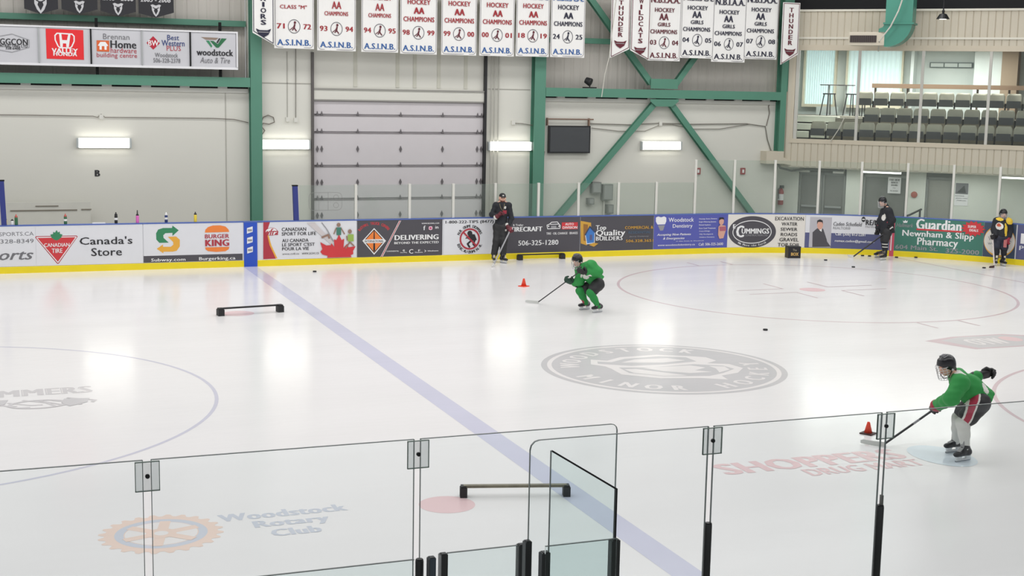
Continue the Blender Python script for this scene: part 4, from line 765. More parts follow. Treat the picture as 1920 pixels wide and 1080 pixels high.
# electrical boxes
for (a, b), lab in ((((10.912, 1.314), (11.228, 1.786)), 'tall grey electrical cabinet inside the cross brace'), (((10.560, 1.523), (10.844, 1.851)), 'grey electrical box beside the tall cabinet'), (((10.449, 1.193), (10.633, 1.380)), 'small grey switch box below the electrical box'), (((11.082, 0.915), (11.265, 1.182)), 'small grey meter box below the tall cabinet')):
    r = thing('electrical_box', lab, 'box', ((a[0]+b[0])/2, YW, a[1]), 0, 'electrical boxes on the far wall'); MB().box(a[0], b[0], YW-.14, YW+.07, a[1], b[1]).build('case', GREY, r); MB().box(a[0]+.03, b[0]-.03, YW-.155, YW-.14, a[1]+.03, b[1]-.03).build('cover', mat('grey_cover', (150, 152, 148), .5), r)
for x, (z0, z1), lab in (((11.014, 1.392)[0], (.1, (11.017, 1.297)[1]), 'thin conduit dropping from the tall electrical cabinet'),):
    solo(MB().tube([(x, YW, 0), (x, YW, z1)], .025, 8), 'conduit', ALU, lab, 'pipe', (x, YW, 0))
for (x, z), lab in (((14.148, 2.154), 'small red alarm sign on the wall left of the brace foot'), ((15.710, 2.148), 'small dark red sign on the wall right of the brace foot')):
    r = thing('alarm_sign', lab, 'sign', (x, YW+.05, z), 0, 'small red signs'); MB().box(x-.08, x+.08, YW+.02, YW+.06, z-.1, z+.1).build('plate', mat('alarm_red', (150, 40, 46), .5), r); MB().box(x-.03, x+.03, YW+.012, YW+.02, z-.05, z+.05).build('symbol', WHT, r)
# beige duct box at the corner
a, b = (16.322, 2.393), (17.028, 2.773)
r = thing('duct_box', 'beige sheet metal box at the foot of the corner column', 'box', ((a[0]+b[0])/2, YW-.2, a[1])); MB().box(a[0], b[0]-.1, YW-.3, YW+.1, a[1], b[1]).build('body', BEIGE, r)
MB().prism([(b[0]-.1, YW-.3, b[1]-.18), (b[0]+.25, YW-.3, a[1]+.05), (b[0]+.2, YW-.3, a[1]-.05), (b[0]-.1, YW-.3, a[1])], (0, .3, 0)).build('spout', BEIGE, r)
mb = MB(); p = [on_lounge(-.1, 2.6, -.05), on_lounge(.1, 2.25, .0), on_lounge(.35, 2.15, .5), on_lounge(.7, 2.2, .8), on_lounge(1.9, 2.2, .85)]; solo(mb.tube(p, .035, 8), 'pipe', mat('pipe_grey', (108, 110, 106), .5), 'dark pipe bending under the lounge soffit', 'pipe', p[0])
# camera mount under soffit, exit sign boxes
for u, lab in ((.66, 'white emergency lamp box under the soffit over the double door'), (1.72, 'second white lamp box under the soffit right of the first')):
    mb = MB(); lprism(mb, u-.16, u+.16, 2.1, 2.22, D-.2, D-.02); mb.box(*(lambda q: (q[0]-.02, q[0]+.02, q[1]-.02, q[1]+.02))(on_lounge(u, 0, D-.1)), 2.2, 2.29); solo(mb, 'emergency_lamp', ALU, lab, 'lamp', on_lounge(u, 2.1, D-.1), 'emergency lamp boxes')
# soffit tubes
for (u0, z0), (u1, z1), lab in (((2.571, 2.288), (3.726, 2.319), 'glowing tube lamp under the soffit above the player in black'), ((6.575, 2.312), (7.791, 2.302), 'glowing tube lamp under the soffit at the right edge')):
    r = thing('tube_lamp', lab, 'lamp', on_lounge(u0, 2.2, .25), 0, 'tube lamps under the lounge soffit'); mb = MB(); lprism(mb, u0, u1, 2.25, 2.29, .16, .36); mb.build('housing', ALU, r)
    mb = MB(); mb.tube([on_lounge(u0, 2.225, .25), on_lounge(u1, 2.225, .25)], .032, 10); mb.build('tube', TUBE, r)
# fire extinguisher
u, z = (-0.057, 1.027); r = thing('fire_extinguisher', 'red fire extinguisher with white label on the wall behind the corner glass', 'extinguisher', on_lounge(u, z, .95)); c0 = Vector(on_lounge(u, z, .95))
MB().lathe(c0, [(.075, 0), (.09, .02), (.09, .42), (.06, .5), (.025, .53)], 16).build('cylinder', mat('extinguisher_red', (158, 38, 42), .35), r, True); MB().lathe(c0+V(0, 0, .15), [(.093, 0), (.093, .2)], 16).build('label', WHT, r); MB().box(c0.x-.04, c0.x+.09, c0.y-.03, c0.y+.03, c0.z+.53, c0.z+.62).build('valve', BLACK, r); MB().tube([c0+V(-.02, 0, .56), c0+V(-.12, -.03, .5), c0+V(-.12, -.06, .2)], .015).build('hose', BLACK, r)
# notices and poster
def notice(p0, p1, d, lab, rows, pic=None, name='notice'):
    r = thing(name, lab, 'notice', on_lounge((p0[0]+p1[0])/2, p0[1], d)); mb = MB(); lprism(mb, p0[0], p1[0], p0[1], p1[1], d-.01, d); mb.build('paper', WHT, r); sh = Sheet(lounge_sheet(d-.01), r, .004); w, h = p1[0]-p0[0], p1[1]-p0[1]
    for t, f0, f1, z0, z1, m in rows: sh.text(t, (p0[0]+w*f0, p0[1]+h*z0), (p0[0]+w*f1, p0[1]+h*z1), m, .03)
    if pic: sh.rect(p0[0]+w*pic[0], p0[1]+h*pic[1], p0[0]+w*pic[2], p0[1]+h*pic[3], PMID, 'picture'); sh.poly([(p0[0]+w*(pic[0]+.1), p0[1]+h*(pic[1]+.05)), (p0[0]+w*(pic[2]-.15), p0[1]+h*(pic[1]+.05)), (p0[0]+w*(pic[2]-.3), p0[1]+h*(pic[3]-.1))], PK, 'picture')
notice((3.231, 1.550), (3.620, 2.046), D, 'white paper notice with bold black lines behind the corner glass', [('FAR SIDE', .1, .9, .78, .9, PK), ('BENCH', .25, .75, .62, .73, PK), ('DOORS', .25, .75, .46, .57, PK), ('keep', .4, .6, .3, .38, PS), ('no access', .2, .8, .12, .2, PS)])
notice((5.228, 1.273), (5.618, 1.956), D, 'poster with a dark picture above grey text behind the corner glass', [('NOTICE', .05, .7, .4, .46, PS), ('please read', .1, .95, .3, .36, PS), ('thank you', .15, .85, .2, .26, PS)], (.03, .52, .97, 1.0), 'poster')
u, z = (4.033, 1.540); solo(MB().lathe(on_lounge(u, z, D), [(.1, 0), (.09, .05), (.03, .06)], 16, (-.707, -.707, 0)), 'alarm_bell', mat('bell_red', (170, 84, 70), .5), 'round red alarm bell on the white wall under the lounge', 'bell', on_lounge(u, z, D))
r = thing('handrail', 'dark metal handrail behind the glass beside the player in black', 'handrail', on_lounge(4.05, 0, .6)); mb = MB(); mb.tube([on_lounge(3.75, .85, .6), on_lounge(4.0, .95, .6), on_lounge(4.35, 1.15, .6)], .03); mb.build('rail', DARK, r)
for u in (3.85, 4.3): MB().tube([on_lounge(u, -.03, .6), on_lounge(u, 1.0 if u < 4 else 1.13, .6)], .03).build('upright', DARK, r)

# ---------------------------------------------------------------- duct, pendant, cords over the lounge wall
TEAL = mat('teal_duct', (70, 138, 120), .4, vary=.04)
r = thing('air_duct', 'teal air duct with rounded elbow and dark grille over the lounge window', 'duct', on_lounge(3.6, 5.95, -.8)); d0, d1 = -1.15, -.45
mb = MB(); lprism(mb, 3.22, 3.98, 6.62, 9.4, d0, d1); mb.build('riser', TEAL, r)
mb = MB(); prof = [(3.22, 6.62), (3.98, 6.62)]
for i in range(9):
    a = math.radians(0-90*i/8); prof.append((3.28+.70*math.cos(a), 6.62+.68*math.sin(a)))
prof += [(3.22, 5.94), (3.22, 6.3), (3.05, 6.35), (3.05, 6.45), (3.16, 6.5)]
mb.prism([on_lounge(u, z, d0) for u, z in prof], (LN.x*.7, LN.y*.7, 0)); mb.build('elbow', TEAL, r)
mb = MB(); lprism(mb, 3.17, 4.03, 6.58, 6.63, d0-.04, d1+.04); mb.build('flange', TEAL, r)
mb = MB(); lprism(mb, 2.2, 3.22, 5.98, 6.36, d0, d1); mb.build('outlet_box', BEIGE, r)
mb = MB(); lprism(mb, 2.24, 3.0, 6.06, 6.26, d0-.02, d0); gr = mb.build('grille', mat('grille_brown', (58, 50, 48), .6), r)
mb = MB()
for k in range(12): lprism(mb, 2.26+k*.06, 2.275+k*.06, 6.06, 6.26, d0-.035, d0-.02)
mb.build('louvre', mat('louvre_dark', (84, 74, 70), .5), gr, local=False)
r = thing('pendant_lamp', 'small black pendant lamp hanging before the beige wall', 'lamp', on_lounge(4.78, 6.75, -.8)); c0 = Vector(on_lounge(4.78, 6.74, -.8))
MB().lathe(c0, [(.19, 0), (.1, .14), (.03, .16), (.04, .24), (.02, .26)], 18).build('shade', BLACK, r); MB().tube([c0+V(0, 0, .2), c0+V(0, 0, 2.7)], .02).build('rod', BLACK, r); MB().lathe(c0+V(0, 0, -.01), [(.1, 0), (.1, .02)], 14).build('lens', mat('lens_glow', (255, 250, 235), .4, vary=0, emit=2), r)
ROPE = mat('rope', (200, 198, 188), .8)
q = [(20.200, 7.609), (19.985, 7.093), (19.781, 6.689), (19.475, 6.091), (19.261, 5.830)]; q = [(a, 1.2, b) for a, b in q]
q = [on_lounge(3.78, 7.6, -1.3), on_lounge(3.6, 6.95, -1.3), on_lounge(3.4, 6.5, -1.3), on_lounge(3.1, 6.1, -1.25), on_lounge(2.9, 5.85, -.1)]
solo(MB().tube(q, .022, 6), 'rope', ROPE, 'loose white rope in front of the teal duct', 'rope', q[-1])
q = [on_lounge(2.0, 3.85, -.06), on_lounge(1.85, 3.5, -.06), on_lounge(1.62, 3.12, -.06)]; solo(MB().tube(q, .014, 6), 'cord', ROPE, 'white cord across the lower left lounge pane', 'cord', q[-1])
a, b, c_ = (10.653, 5.461), (10.534, 4.976), (10.453, 4.340); solo(MB().tube([(a[0]+.2, 2.0, 7.4), (a[0], 2.0, a[1]), (b[0], 2.0, b[1]), (c_[0], 2.0, c_[1])], .013, 6), 'cord', ROPE, 'white cord hanging from the pennants past the green beam', 'cord', (c_[0], 2.0, c_[1]))

# ---------------------------------------------------------------- lounge furniture
SHELL = mat('seat_shell', (188, 184, 168), .5, vary=.06); SPAN = mat('seat_pan_dark', (92, 94, 97), .5)
def seat_local(name, lab):
    r = thing(name, lab, 'seat', (0, 0, 0))
    # local frame: x along the row, -y faces the window
    MB().add(*(lambda vs, fs: (vs, fs))(*shell_geo())).build('backrest', SHELL, r, True, local=True)
    mb = MB(); mb.prism([(-.22, -.06, .42), (.22, -.06, .42), (.2, -.1, .64), (-.2, -.1, .64)], (0, -.05, 0)); mb.build('seat_pan', SPAN, r, local=True)
    for s_ in (-1, 1):
        mb = MB(); mb.box(s_*.25-.02, s_*.25+.02, -.06, .04, 0, .56); mb.build('leg', DARK, r, local=True)
    return r
def shell_geo():
    vs = []; fs = []; nx, nz = 8, 6
    for k, dy in ((0, 0), (1, .035)):
        for j in range(nz+1):
            z = .46+.40*j/nz; w = .235-(.05 if j == nz else .012*(j == nz-1))
            for i in range(nx+1):
                u = -1+2*i/nx; vs.append((w*u, .05+dy+.12*(z-.46)-.05*u*u+.0, z))
    n = (nx+1)*(nz+1)
    for j in range(nz):
        for i in range(nx):
            a = j*(nx+1)+i; fs.append((a, a+1, a+nx+2, a+nx+1)); fs.append((n+a, n+a+nx+1, n+a+nx+2, n+a+1))
    for i in range(nx): a = i; b = nz*(nx+1)+i; fs.append((a, n+a, n+a+1, a+1)); fs.append((b, b+1, n+b+1, n+b))
    for j in range(nz): a = j*(nx+1); b = a+nx; fs.append((a, a+nx+1, n+a+nx+1, n+a)); fs.append((b, n+b, n+b+nx+1, b+nx+1))
    return vs, fs
proto = None
for row, d, z, u0, n, word in ((1, .95, 2.84, 1.02, 14, 'front row'), (2, 1.85, 3.3, 2.50, 11, 'middle row'), (3, 2.75, 3.8, 2.12, 11, 'back row')):
    for k in range(n):
        u = u0+k*.5; lab = '%s grey tip-up seat from the left in the lounge %s' % (ORD[k], word)
        if proto is None: o = proto = seat_local('tip_up_seat', lab)
        else: o = copy_tree(proto)
        o.location = on_lounge(u, z, d); o.rotation_euler = (0, 0, -math.pi/4); o['label'] = lab; o['group'] = 'tip-up seats in the lounge'
WOOD = mat('rail_wood', (136, 112, 92), .5)
r = thing('drink_rail', 'brown wooden drink rail behind the back row of lounge seats', 'rail', on_lounge(2.2, 3.84, 3.6)); mb = MB(); lprism(mb, 2.18, UE, 4.78, 4.92, 3.5, 3.75); mb.build('top', WOOD, r)
for u in (2.28, 3.3, 5.45, 6.4): mb = MB(); lprism(mb, u-.03, u+.03, 3.84, 4.78, 3.58, 3.66); mb.build('post', mat('post_brown', (92, 80, 72), .5), r)
for (u, d), lab in (((.62, 4.4), 'left round bar table by the lounge window'), ((1.08, 5.0), 'right round bar table by the lounge window'), ((3.2, 4.6), 'bar table half hidden behind the lounge seats')):
    r = thing('bar_table', lab, 'table', on_lounge(u, 3.84, d), 0, 'round bar tables in the lounge'); c0 = Vector(on_lounge(u, 3.84, d))
    MB().lathe(c0+V(0, 0, 1.0), [(.3, 0), (.3, .03)], 24).build('top', mat('table_dark', (74, 70, 70), .4), r); MB().tube([c0+V(0, 0, .02), c0+V(0, 0, 1.0)], .035).build('column', CHROME, r); MB().lathe(c0, [(.2, 0), (.2, .015), (.04, .05)], 20).build('base', CHROME, r)
for (u, d), lab in (((.72, 4.0), 'dark bar stool in front of the left bar table'), ((1.35, 4.7), 'dark bar stool beside the right bar table'), ((1.88, 3.9), 'dark bar stool left of the back row of seats')):
    r = thing('bar_stool', lab, 'stool', on_lounge(u, 3.84, d), 0, 'bar stools in the lounge'); c0 = Vector(on_lounge(u, 3.84, d)); MB().box(c0.x-.15, c0.x+.15, c0.y-.15, c0.y+.15, c0.z+.7, c0.z+.74).build('seat', DARK, r)
    for sx in (-1, 1):
        for sy in (-1, 1): MB().tube([c0+V(sx*.2, sy*.2, 0), c0+V(sx*.12, sy*.12, .7)], .018, 6).build('leg', DARK, r)
mb = MB(); lprism(mb, .0, .7, 3.84, 4.12, 5.5, 5.8); solo(mb, 'heater', mat('heater_white', (214, 222, 220), .6), 'low white heater under the left lounge window', 'heater', on_lounge(.35, 3.84, 5.6))

# ---------------------------------------------------------------- far glass and posts
GF = glass_mat('boards_glass', (.935, .96, .945), .9, .06, (200, 215, 204)); GE = mat('glass_edge', (128, 148, 138), .3); GED = mat('glass_edge_dark', (104, 116, 114), .3)
padm = mat('blue_padding', (48, 58, 128), .7)
for s, (z0, z1), lab in ((1.175, (1.14, 2.03), 'blue padded post at the left end of the far glass'), (-5.74, (1.14, 2.2), 'dark blue padded post at the left edge beyond the bench')):
    r = thing('padded_post', lab, 'post', on_board(s, z0, -.06), 0, 'blue padded posts at the bench'); mb = MB(); mb.bar(on_board(s+.01, z0, -.06), on_board(s-.02, z1-.03, -.06), .12, .12, (0, 1, 0)); mb.build('padding', padm, r); mb = MB(); mb.box(s-.09, s+.05, .0, .12, z1-.03, z1); mb.build('cap', GAP, r)
P1 = [2.726, 4.159, 5.355, 6.534, 7.773, 8.947, 10.148, 11.31, 12.50]; P2 = [12.524, 13.743, 14.956, 16.228, 17.416, 18.674, 19.913, 21.153, 22.4]
under = {2.726: 'the maple leaf advert', 4.159: 'the truck slogan', 5.355: 'the barred red circle', 6.534: 'the coach', 7.773: 'the white phone number advert', 8.947: 'the gold doorframe emblem', 10.148: 'the builders advert', 11.31: 'the tooth emblem', 12.524: 'the violet-blue advert, first of the tall ones', 13.743: 'the dark oval emblem', 14.956: 'the black puck box', 16.228: 'the suited portrait', 17.416: 'the player in black', 18.674: 'the bold underlined words', 19.913: 'the red burst', 21.153: 'the player in yellow', 22.4: 'the violet advert'}
def gpanel(s0, s1, z1, lab):
    mb = MB(); ss = along(s0+.02, s1-.02, .25 if s1 > CX else 5); k = 4; prof = [(-.054, 1.14), (-.054, z1), (-.066, z1), (-.066, 1.14)]; q = []
    for s in ss: q += [on_board(s, z, o) for o, z in prof]
    fs = [(i*4+j, (i+1)*4+j, (i+1)*4+(j+1) % 4, i*4+(j+1) % 4) for i in range(len(ss)-1) for j in range(4)]+[(0, 1, 2, 3), tuple((len(ss)-1)*4+j for j in (3, 2, 1, 0))]
    mb.add(q, fs); c0 = on_board((s0+s1)/2, 1.14, -.06); solo(mb, 'rink_glass', GF, lab, 'glass panel', c0, 'clear panels on the far boards')
def gpost(s, z1, lab):
    c0 = on_board(s, 1.14, -.06); mb = MB(); p, n = path(s); t = V(-n.y, n.x, 0); mb.obox((c0[0], c0[1], (1.14+z1)/2), t*.032, V(n.x, n.y, 0)*.03, (0, 0, (z1-1.14)/2))
    solo(mb, 'glass_post', ALU, lab, 'post', c0, 'white posts between the far glass panels')
edges = [1.25]+P1
for a, b in zip(edges[:-1], edges[1:]): gpanel(a, b, 2.02, 'low clear glass panel whose right edge is the post above '+under.get(b, 'the violet-blue advert'))
for a, b in zip(P2[:-1], P2[1:]): gpanel(a, b, 2.64, 'tall clear glass panel whose right edge is the post above '+under[b])
for s in P1[:-1]: gpost(s, 2.04, 'short white glass post above '+under[s])
for s in P2[:-1]: gpost(s, 2.66, 'tall white glass post above '+under[s])
# rink diagram stuck on the glass and a smear
r = thing('rink_diagram', 'faint rink diagram drawn on the far glass before the overhead door', 'diagram', (2.2, .04, 1.4)); a, b = (1.508, 1.383), (2.362, 1.833); sh = Sheet(lambda x, z, off=0.0: (x, .05-off, z), r, .0); rp = roundpoly(a[0], a[1], b[0], b[1], .12); DG = mat('diagram_grey', (140, 140, 138), .6)
sh.line(rp+[rp[0]], .01, DG, 'outline'); sh.line([(a[0]+.58*(b[0]-a[0]), a[1]), (a[0]+.58*(b[0]-a[0]), b[1])], .01, DG, 'outline'); sh.line([(a[0]+.3*(b[0]-a[0]), a[1]), (a[0]+.3*(b[0]-a[0]), b[1])], .008, DG, 'outline')
for fz in (.28, .72): sh.ring((a[0]+.82*(b[0]-a[0]), a[1]+fz*(b[1]-a[1])), .07, .07, .01, DG, 'outline', 20)

# ---------------------------------------------------------------- near glass
GN = glass_mat('near_glass', (.982, .998, .998), .9, .0); GT = glass_mat('short_glass', (.945, .982, .98), .9, .0)
PST = mat('post_rubber', (66, 68, 68), .35, vary=.1, stretch=(1, 1, .1)); PSL = mat('post_slate', (84, 96, 106), .4)
def pane(lab, x0, x1, y, z0, z1, m=None, r1=0, r0=0, name='rink_glass', edges='tlr', em=None, tops=None):
    m = m or GN; em = em or GED; r = thing(name, lab, 'glass panel', ((x0+x1)/2, y, z0), 0, 'clear panels on the near boards')
    zl, zr = tops or (z1, z1); o = [(x0, z0), (x1, z0)]
    if r1: o += [(x1-r1+r1*math.cos(math.radians(a)), zr-r1+r1*math.sin(math.radians(a))) for a in (0, 30, 60, 90)]
    else: o += [(x1, zr)]
    if r0: o += [(x0+r0-r0*math.sin(math.radians(a)), zl-r0+r0*math.cos(math.radians(a))) for a in (0, 30, 60, 90)]
    else: o += [(x0, zl)]
    MB().prism([(a, y-.006, b) for a, b in o], (0, .012, 0)).build('pane', m, r)
    mb = MB(); n = len(o); mid = [i for i in range(n)]
    for i in range(1, n):
        p, q = o[i], o[(i+1) % n]
        if abs(p[0]-x1) < .001 and abs(q[0]-x1) < .001 and 'r' not in edges: continue
        if abs(p[0]-x0) < .001 and abs(q[0]-x0) < .001 and 'l' not in edges: continue
        mb.bar((p[0], y, p[1]), (q[0], y, q[1]), 0.003, .0125, (0, 1, 0))
    mb.build('edge', em, r); return r
ZA, ZB = 2.73, 2.745; YA, YBn = YN-.0, -27.59
pane('clear near panel at the left edge of the picture', -6.9, -5.43, YA, 1.14, ZA)
pane('clear near panel in front of the gear emblem', -5.39, -4.07, YA, 1.14, ZA)
pane('clear near panel in front of the red dot and training bar', -4.035, -2.913, YA, 1.14, ZA, r1=.035)
pane('clear near panel with rounded corner crossing the blue line', -3.526, -2.49, YBn, 1.14, ZB, r0=.05)
pane('clear near panel in front of the red shop lettering', -2.455, -1.37, YBn, 1.14, ZB)
pane('clear near panel in front of the bent player in green', -1.335, -.2, YBn, 1.14, ZB)
pane('clear near panel at the right edge of the picture', -.16, .95, YBn, 1.14, ZB)
CLIPM = glass_mat('clip_plastic', (.90, .915, .915), .9, .10, (190, 194, 194))
for x, y, zt, lab in ((-5.41, YA, ZA, 'clear joining plate with bolt at the leftmost near glass seam'), (-4.052, YA, ZA, 'clear joining plate with bolt above the round dark post'), (-2.472, YBn, ZB, 'clear joining plate with bolt beside the blue line'), (-1.352, YBn, ZB, 'clear joining plate with bolt near the bent player in green')):
    r = thing('joining_plate', lab, 'plate', (x, y-.02, zt-.16), 0, 'joining plates on the near glass'); w = .058
    MB().box(x-w, x+w, y-.022, y-.014, zt-.15, zt-.005).build('plate', CLIPM, r)
    mb = MB()
    for a, b, c_, d_ in ((x-w, x+w, zt-.151, zt-.147), (x-w, x+w, zt-.007, zt-.003), (x-w, x-w+.003, zt-.15, zt-.005), (x+w-.003, x+w, zt-.15, zt-.005)): mb.box(a, b, y-.0235, y-.0125, c_, d_)
    mb.build('plate_edge', GE, r); MB().lathe((x, y-.03, zt-.075), [(.011, 0), (.011, .012)], 12, (0, 1, 0)).build('bolt', BLACK, r)
for x, y, z1, rad, lab in ((-4.05, YA-.05, 2.10, .022, 'round black rubber capped post at the left bench opening'), (-2.472, YBn-.01, 2.205, .021, 'black rubber covered post beside the blue line in front'), (-1.352, YBn-.01, 2.20, .023, 'black rubber covered post near the bent player in green')):
    r = thing('support_post', lab, 'post', (x, y, 1.14), 0, 'dark support posts of the near glass'); MB().lathe((x, y, 1.14), [(rad, 0), (rad, z1-1.15), (rad*.92, z1-1.14)], 16).build('sleeve', PST, r, True); MB().lathe((x, y, z1-.003), [(rad*.9, 0), (rad*.8, .006)], 16).build('cap', BLACK, r)
    if x > -1.5: MB().box(x-.0+.002, x+.014, y-.01, y+.012, z1, z1+.06).build('channel', GREY, r)
for x, y, z1, w, m, lab in ((-4.01, -27.47, 2.135, .017, PSL, 'slate grey channel post beside the round black post'), (-3.94, -27.45, 2.14, .018, PST, 'dark channel post with pale edge at the left of the short glass'), (-3.505, -27.45, 2.145, .02, PST, 'dark channel post at the right of the short glass'), (-3.532, -27.60, 2.215, .016, PST, 'dark channel post under the rounded glass corner'), (-3.484, -27.72, 2.19, .022, PST, 'dark post under the left side of the slanting glass'), (-3.072, -27.68, 2.20, .023, PST, 'dark post under the right side of the slanting glass')):
    r = thing('channel_post', lab, 'post', (x, y, 1.14), 0, 'channel posts at the bench gate'); MB().box(x-w, x+w, y-.02, y+.02, 1.14, z1).build('sleeve', m, r); MB().box(x-w*.75, x+w*.75, y-.016, y+.016, z1, z1+.003).build('cap', BLACK, r)
    MB().box(x-w-.004, x-w, y-.022, y+.022, 1.14, z1-.004).build('edge_trim', mat('pale_trim', (176, 178, 178), .4) if 'pale' in lab else mat('trim_slate', (72, 76, 78), .4), r)
pane('short clear glass panel between two dark channel posts in front', -3.92, -3.53, -27.45, 1.14, 2.142, GT, edges='t')
pane('short clear glass panel at the bottom edge left of the round post', -5.6, -4.09, -27.42, 1.14, 2.115, GT, edges='t')
pane('slanting topped clear panel with thick black edge', -3.456, -3.084, -27.7, 1.14, 2.7, glass_mat('slant_glass', (.945, .98, .977), .9, 0), name='slanting_rink_glass', edges='l', tops=(2.715, 2.478), em=GED)
pane('short clear glass panel behind the slanting glass between its two posts', -3.50, -3.10, -27.76, 1.14, 2.235, GT, edges='t')
r = [o for o in bpy.data.objects if o.name.startswith('slanting_rink')][0]
mb = MB(); mb.bar((-3.45, -27.7, 2.713), (-3.08, -27.7, 2.48), .009, .014, (0, 1, 0)); mb.bar((-3.083, -27.7, 2.483), (-3.083, -27.7, 2.2), .01, .016, (0, 1, 0)); mb.build('black_edge_trim', BLACK, r)

# ---------------------------------------------------------------- training bars, cones, pucks, bottles, puck box
RUB = mat('black_rubber', (36, 36, 38), .6); CONE = mat('cone_orange', (232, 70, 44), .5); CONB = mat('cone_base', (60, 32, 30), .6)
def bar_thing(lab, a, b, rodm, fs=.075, fh=.15):
    a, b = Vector((*a, 0)), Vector((*b, 0)); d = (b-a).normalized(); n = V(-d.y, d.x, 0); r = thing('training_bar', lab, 'training bar', (a+b)/2, math.atan2(d.y, d.x), 'passing bars on black feet')
    for p in (a, b):
        mb = MB(); mb.obox(p+V(0, 0, fh*.42), d*fs*.8, n*fs*1.1, (0, 0, fh*.42)); mb.obox(p+V(0, 0, fh*.9), d*fs*.62, n*fs*.9, (0, 0, fh*.1)); f = mb.build('foot', RUB, r)
    MB().bar(a+V(0, 0, fh*.93), b+V(0, 0, fh*.93), .06, .028).build('rod', rodm, r)
bar_thing('long dark training bar on two black feet lying on far ice beside the blue line', (-1.87, -7.14), (-.66, -6.98), RUB)
bar_thing('training bar with pale worn rod behind the near glass', (-1.22, -19.95), (-.10, -20.26), mat('worn_rod', (120, 114, 96), .5, vary=.5, scale=9), .05, .13)
bar_thing('dark training bar lying against the yellow kick plate right of the coach', (7.16, -.22), (8.40, -.20), RUB)
for (x, y), h, lab in (((5.460, -4.829), .19, 'small orange cone on the ice left of the crouching player'), ((4.933, -18.883), .17, 'small orange cone on dark base behind the near glass')):
    r = thing('traffic_cone', lab, 'cone', (x, y, 0), .5, 'small orange cones'); k = h/.19
    MB().lathe((x, y, .018), [(.062*k, 0), (.022*k, h-.03), (.018*k, h-.022), (.012*k, h-.022)], 20).build('cone', CONE, r, True); w = .095*k
    MB().obox((x, y, .009), (w*.88, w*.48, 0), (-w*.48, w*.88, 0), (0, 0, .009)).build('base', CONB if h < .18 else CONE, r)
for (x, y), lab in (((1.339, -1.330), 'black puck on the ice near the blue line and the maple leaf advert'), ((7.870, -11.455), 'black puck lying alone above the round ice emblem'), ((15.466, -2.166), 'black puck right of the puck box'), ((15.347, -3.636), 'black puck in front of the stick of the player in black'), ((18.834, -4.594), 'black puck beside the stick of the player in yellow'), ((17.9, -2.05), 'black puck behind the skates of the player in black'), ((17.15, -1.5), 'black puck by the boards left of the player in black'), ((17.3, -1.62), 'second black puck by the boards left of the player in black'), ((18.45, -2.2), 'black puck under the bold underlined advert')):
    solo(MB().lathe((x, y, .001), [(.043, 0), (.046, .004), (.046, .026), (.043, .03)], 16), 'puck', RUB, lab, 'puck', (x, y, .001), 'black pucks on the ice')
x, y = (14.908, -1.377); r = thing('puck_box', 'black cubic puck box with gold print by the far boards', 'box', (x, y, 0), -.25); w = .18
ca, sa_ = math.cos(-.25), math.sin(-.25); MB().obox((x, y, .15), (w*ca, w*sa_, 0), (-w*sa_*.8, w*ca*.8, 0), (0, 0, .15)).build('case', mat('box_black', (34, 32, 34), .5), r); MB().obox((x, y, .315), (w*1.02*ca, w*1.02*sa_, 0), (-w*sa_*.82, w*ca*.82, 0), (0, 0, .012)).build('lid', RUB, r)
fnb = lambda u, z, off=0.0: (x+u*ca+(.8*w+off)*sa_, y+u*sa_-(.8*w+off)*ca, z); bs = Sheet(fnb, r, .003); bs.text('The', (-.05, .2), (.06, .26), mat('box_pale', (180, 174, 150), .6), .0); bs.text('BOX', (-.1, .07), (.12, .16), mat('box_gold', (206, 168, 96), .5), .06)
def bottle(s, h, body, cap, lab, tip=0, band=None):
    c = Vector(on_board(s, 1.14, -.05)); r = thing('water_bottle', lab, 'bottle', c, 0, 'water bottles on the boards'); R_ = .037
    MB().lathe(c, [(R_*.92, 0), (R_, .01), (R_, h*.62), (R_*.9, h*.72)], 16).build('body', body, r, True); MB().lathe(c+V(0, 0, h*.72), [(R_*.92, 0), (R_*.9, h*.08), (R_*.45, h*.16), (R_*.3, h*.28+tip)], 16).build('cap', cap, r, True)
    if band: MB().lathe(c+V(0, 0, h*.3), [(R_*1.03, 0), (R_*1.03, h*.2)], 16).build('label_band', band, r)
BYL = mat('bottle_yellow', (232, 206, 70), .4); BGN = mat('bottle_green', (52, 104, 70), .4); BPK = mat('bottle_pink', (222, 110, 190), .4); BWH = mat('bottle_white', (226, 226, 226), .4); BNV = mat('bottle_navy', (34, 52, 110), .4); BRC = mat('bottle_red_cap', (190, 90, 80), .5)
bottle(-5.70, .17, BYL, BLACK, 'short yellow bottle with black cap at the left end of the boards'); bottle(-5.55, .14, BWH, BLACK, 'short white bottle with black cap next to the short yellow bottle'); bottle(-5.46, .25, BGN, BRC, 'green bottle with red rim nearer the left edge'); bottle(-4.36, .25, BGN, BRC, 'green bottle with white band and red rim above the leaf emblem', 0, BWH)
bottle(-3.2, .27, BLACK, BLACK, 'black bottle with pale band on the boards', 0, BWH); bottle(-2.70, .25, BPK, BLACK, 'pink bottle with tall black spout on the boards', .06); bottle(-2.02, .25, BNV, BWH, 'navy and white bottle on the boards', 0, BWH); bottle(-1.32, .25, BYL, BLACK, 'tall yellow bottle with black cap above the burger emblem')
solo(MB().box(-3.75, -3.45, .02, .1, 1.14, 1.165), 'tape_roll_box', WHT, 'low white packet lying on the boards right of the second green bottle', 'packet', (-3.6, .05, 1.14))
r = thing('bench', 'white players bench with slatted back against the left wall', 'bench', (-4.6, 2.0, -.03)); BWT = mat('bench_white', (206, 205, 196), .6)
MB().box(-9, -3.9, 1.9, 2.3, .3, .42).build('seat', BWT, r); MB().box(-9, -3.62, 2.4, 2.46, .42, 1.47).build('backrest', BWT, r); 
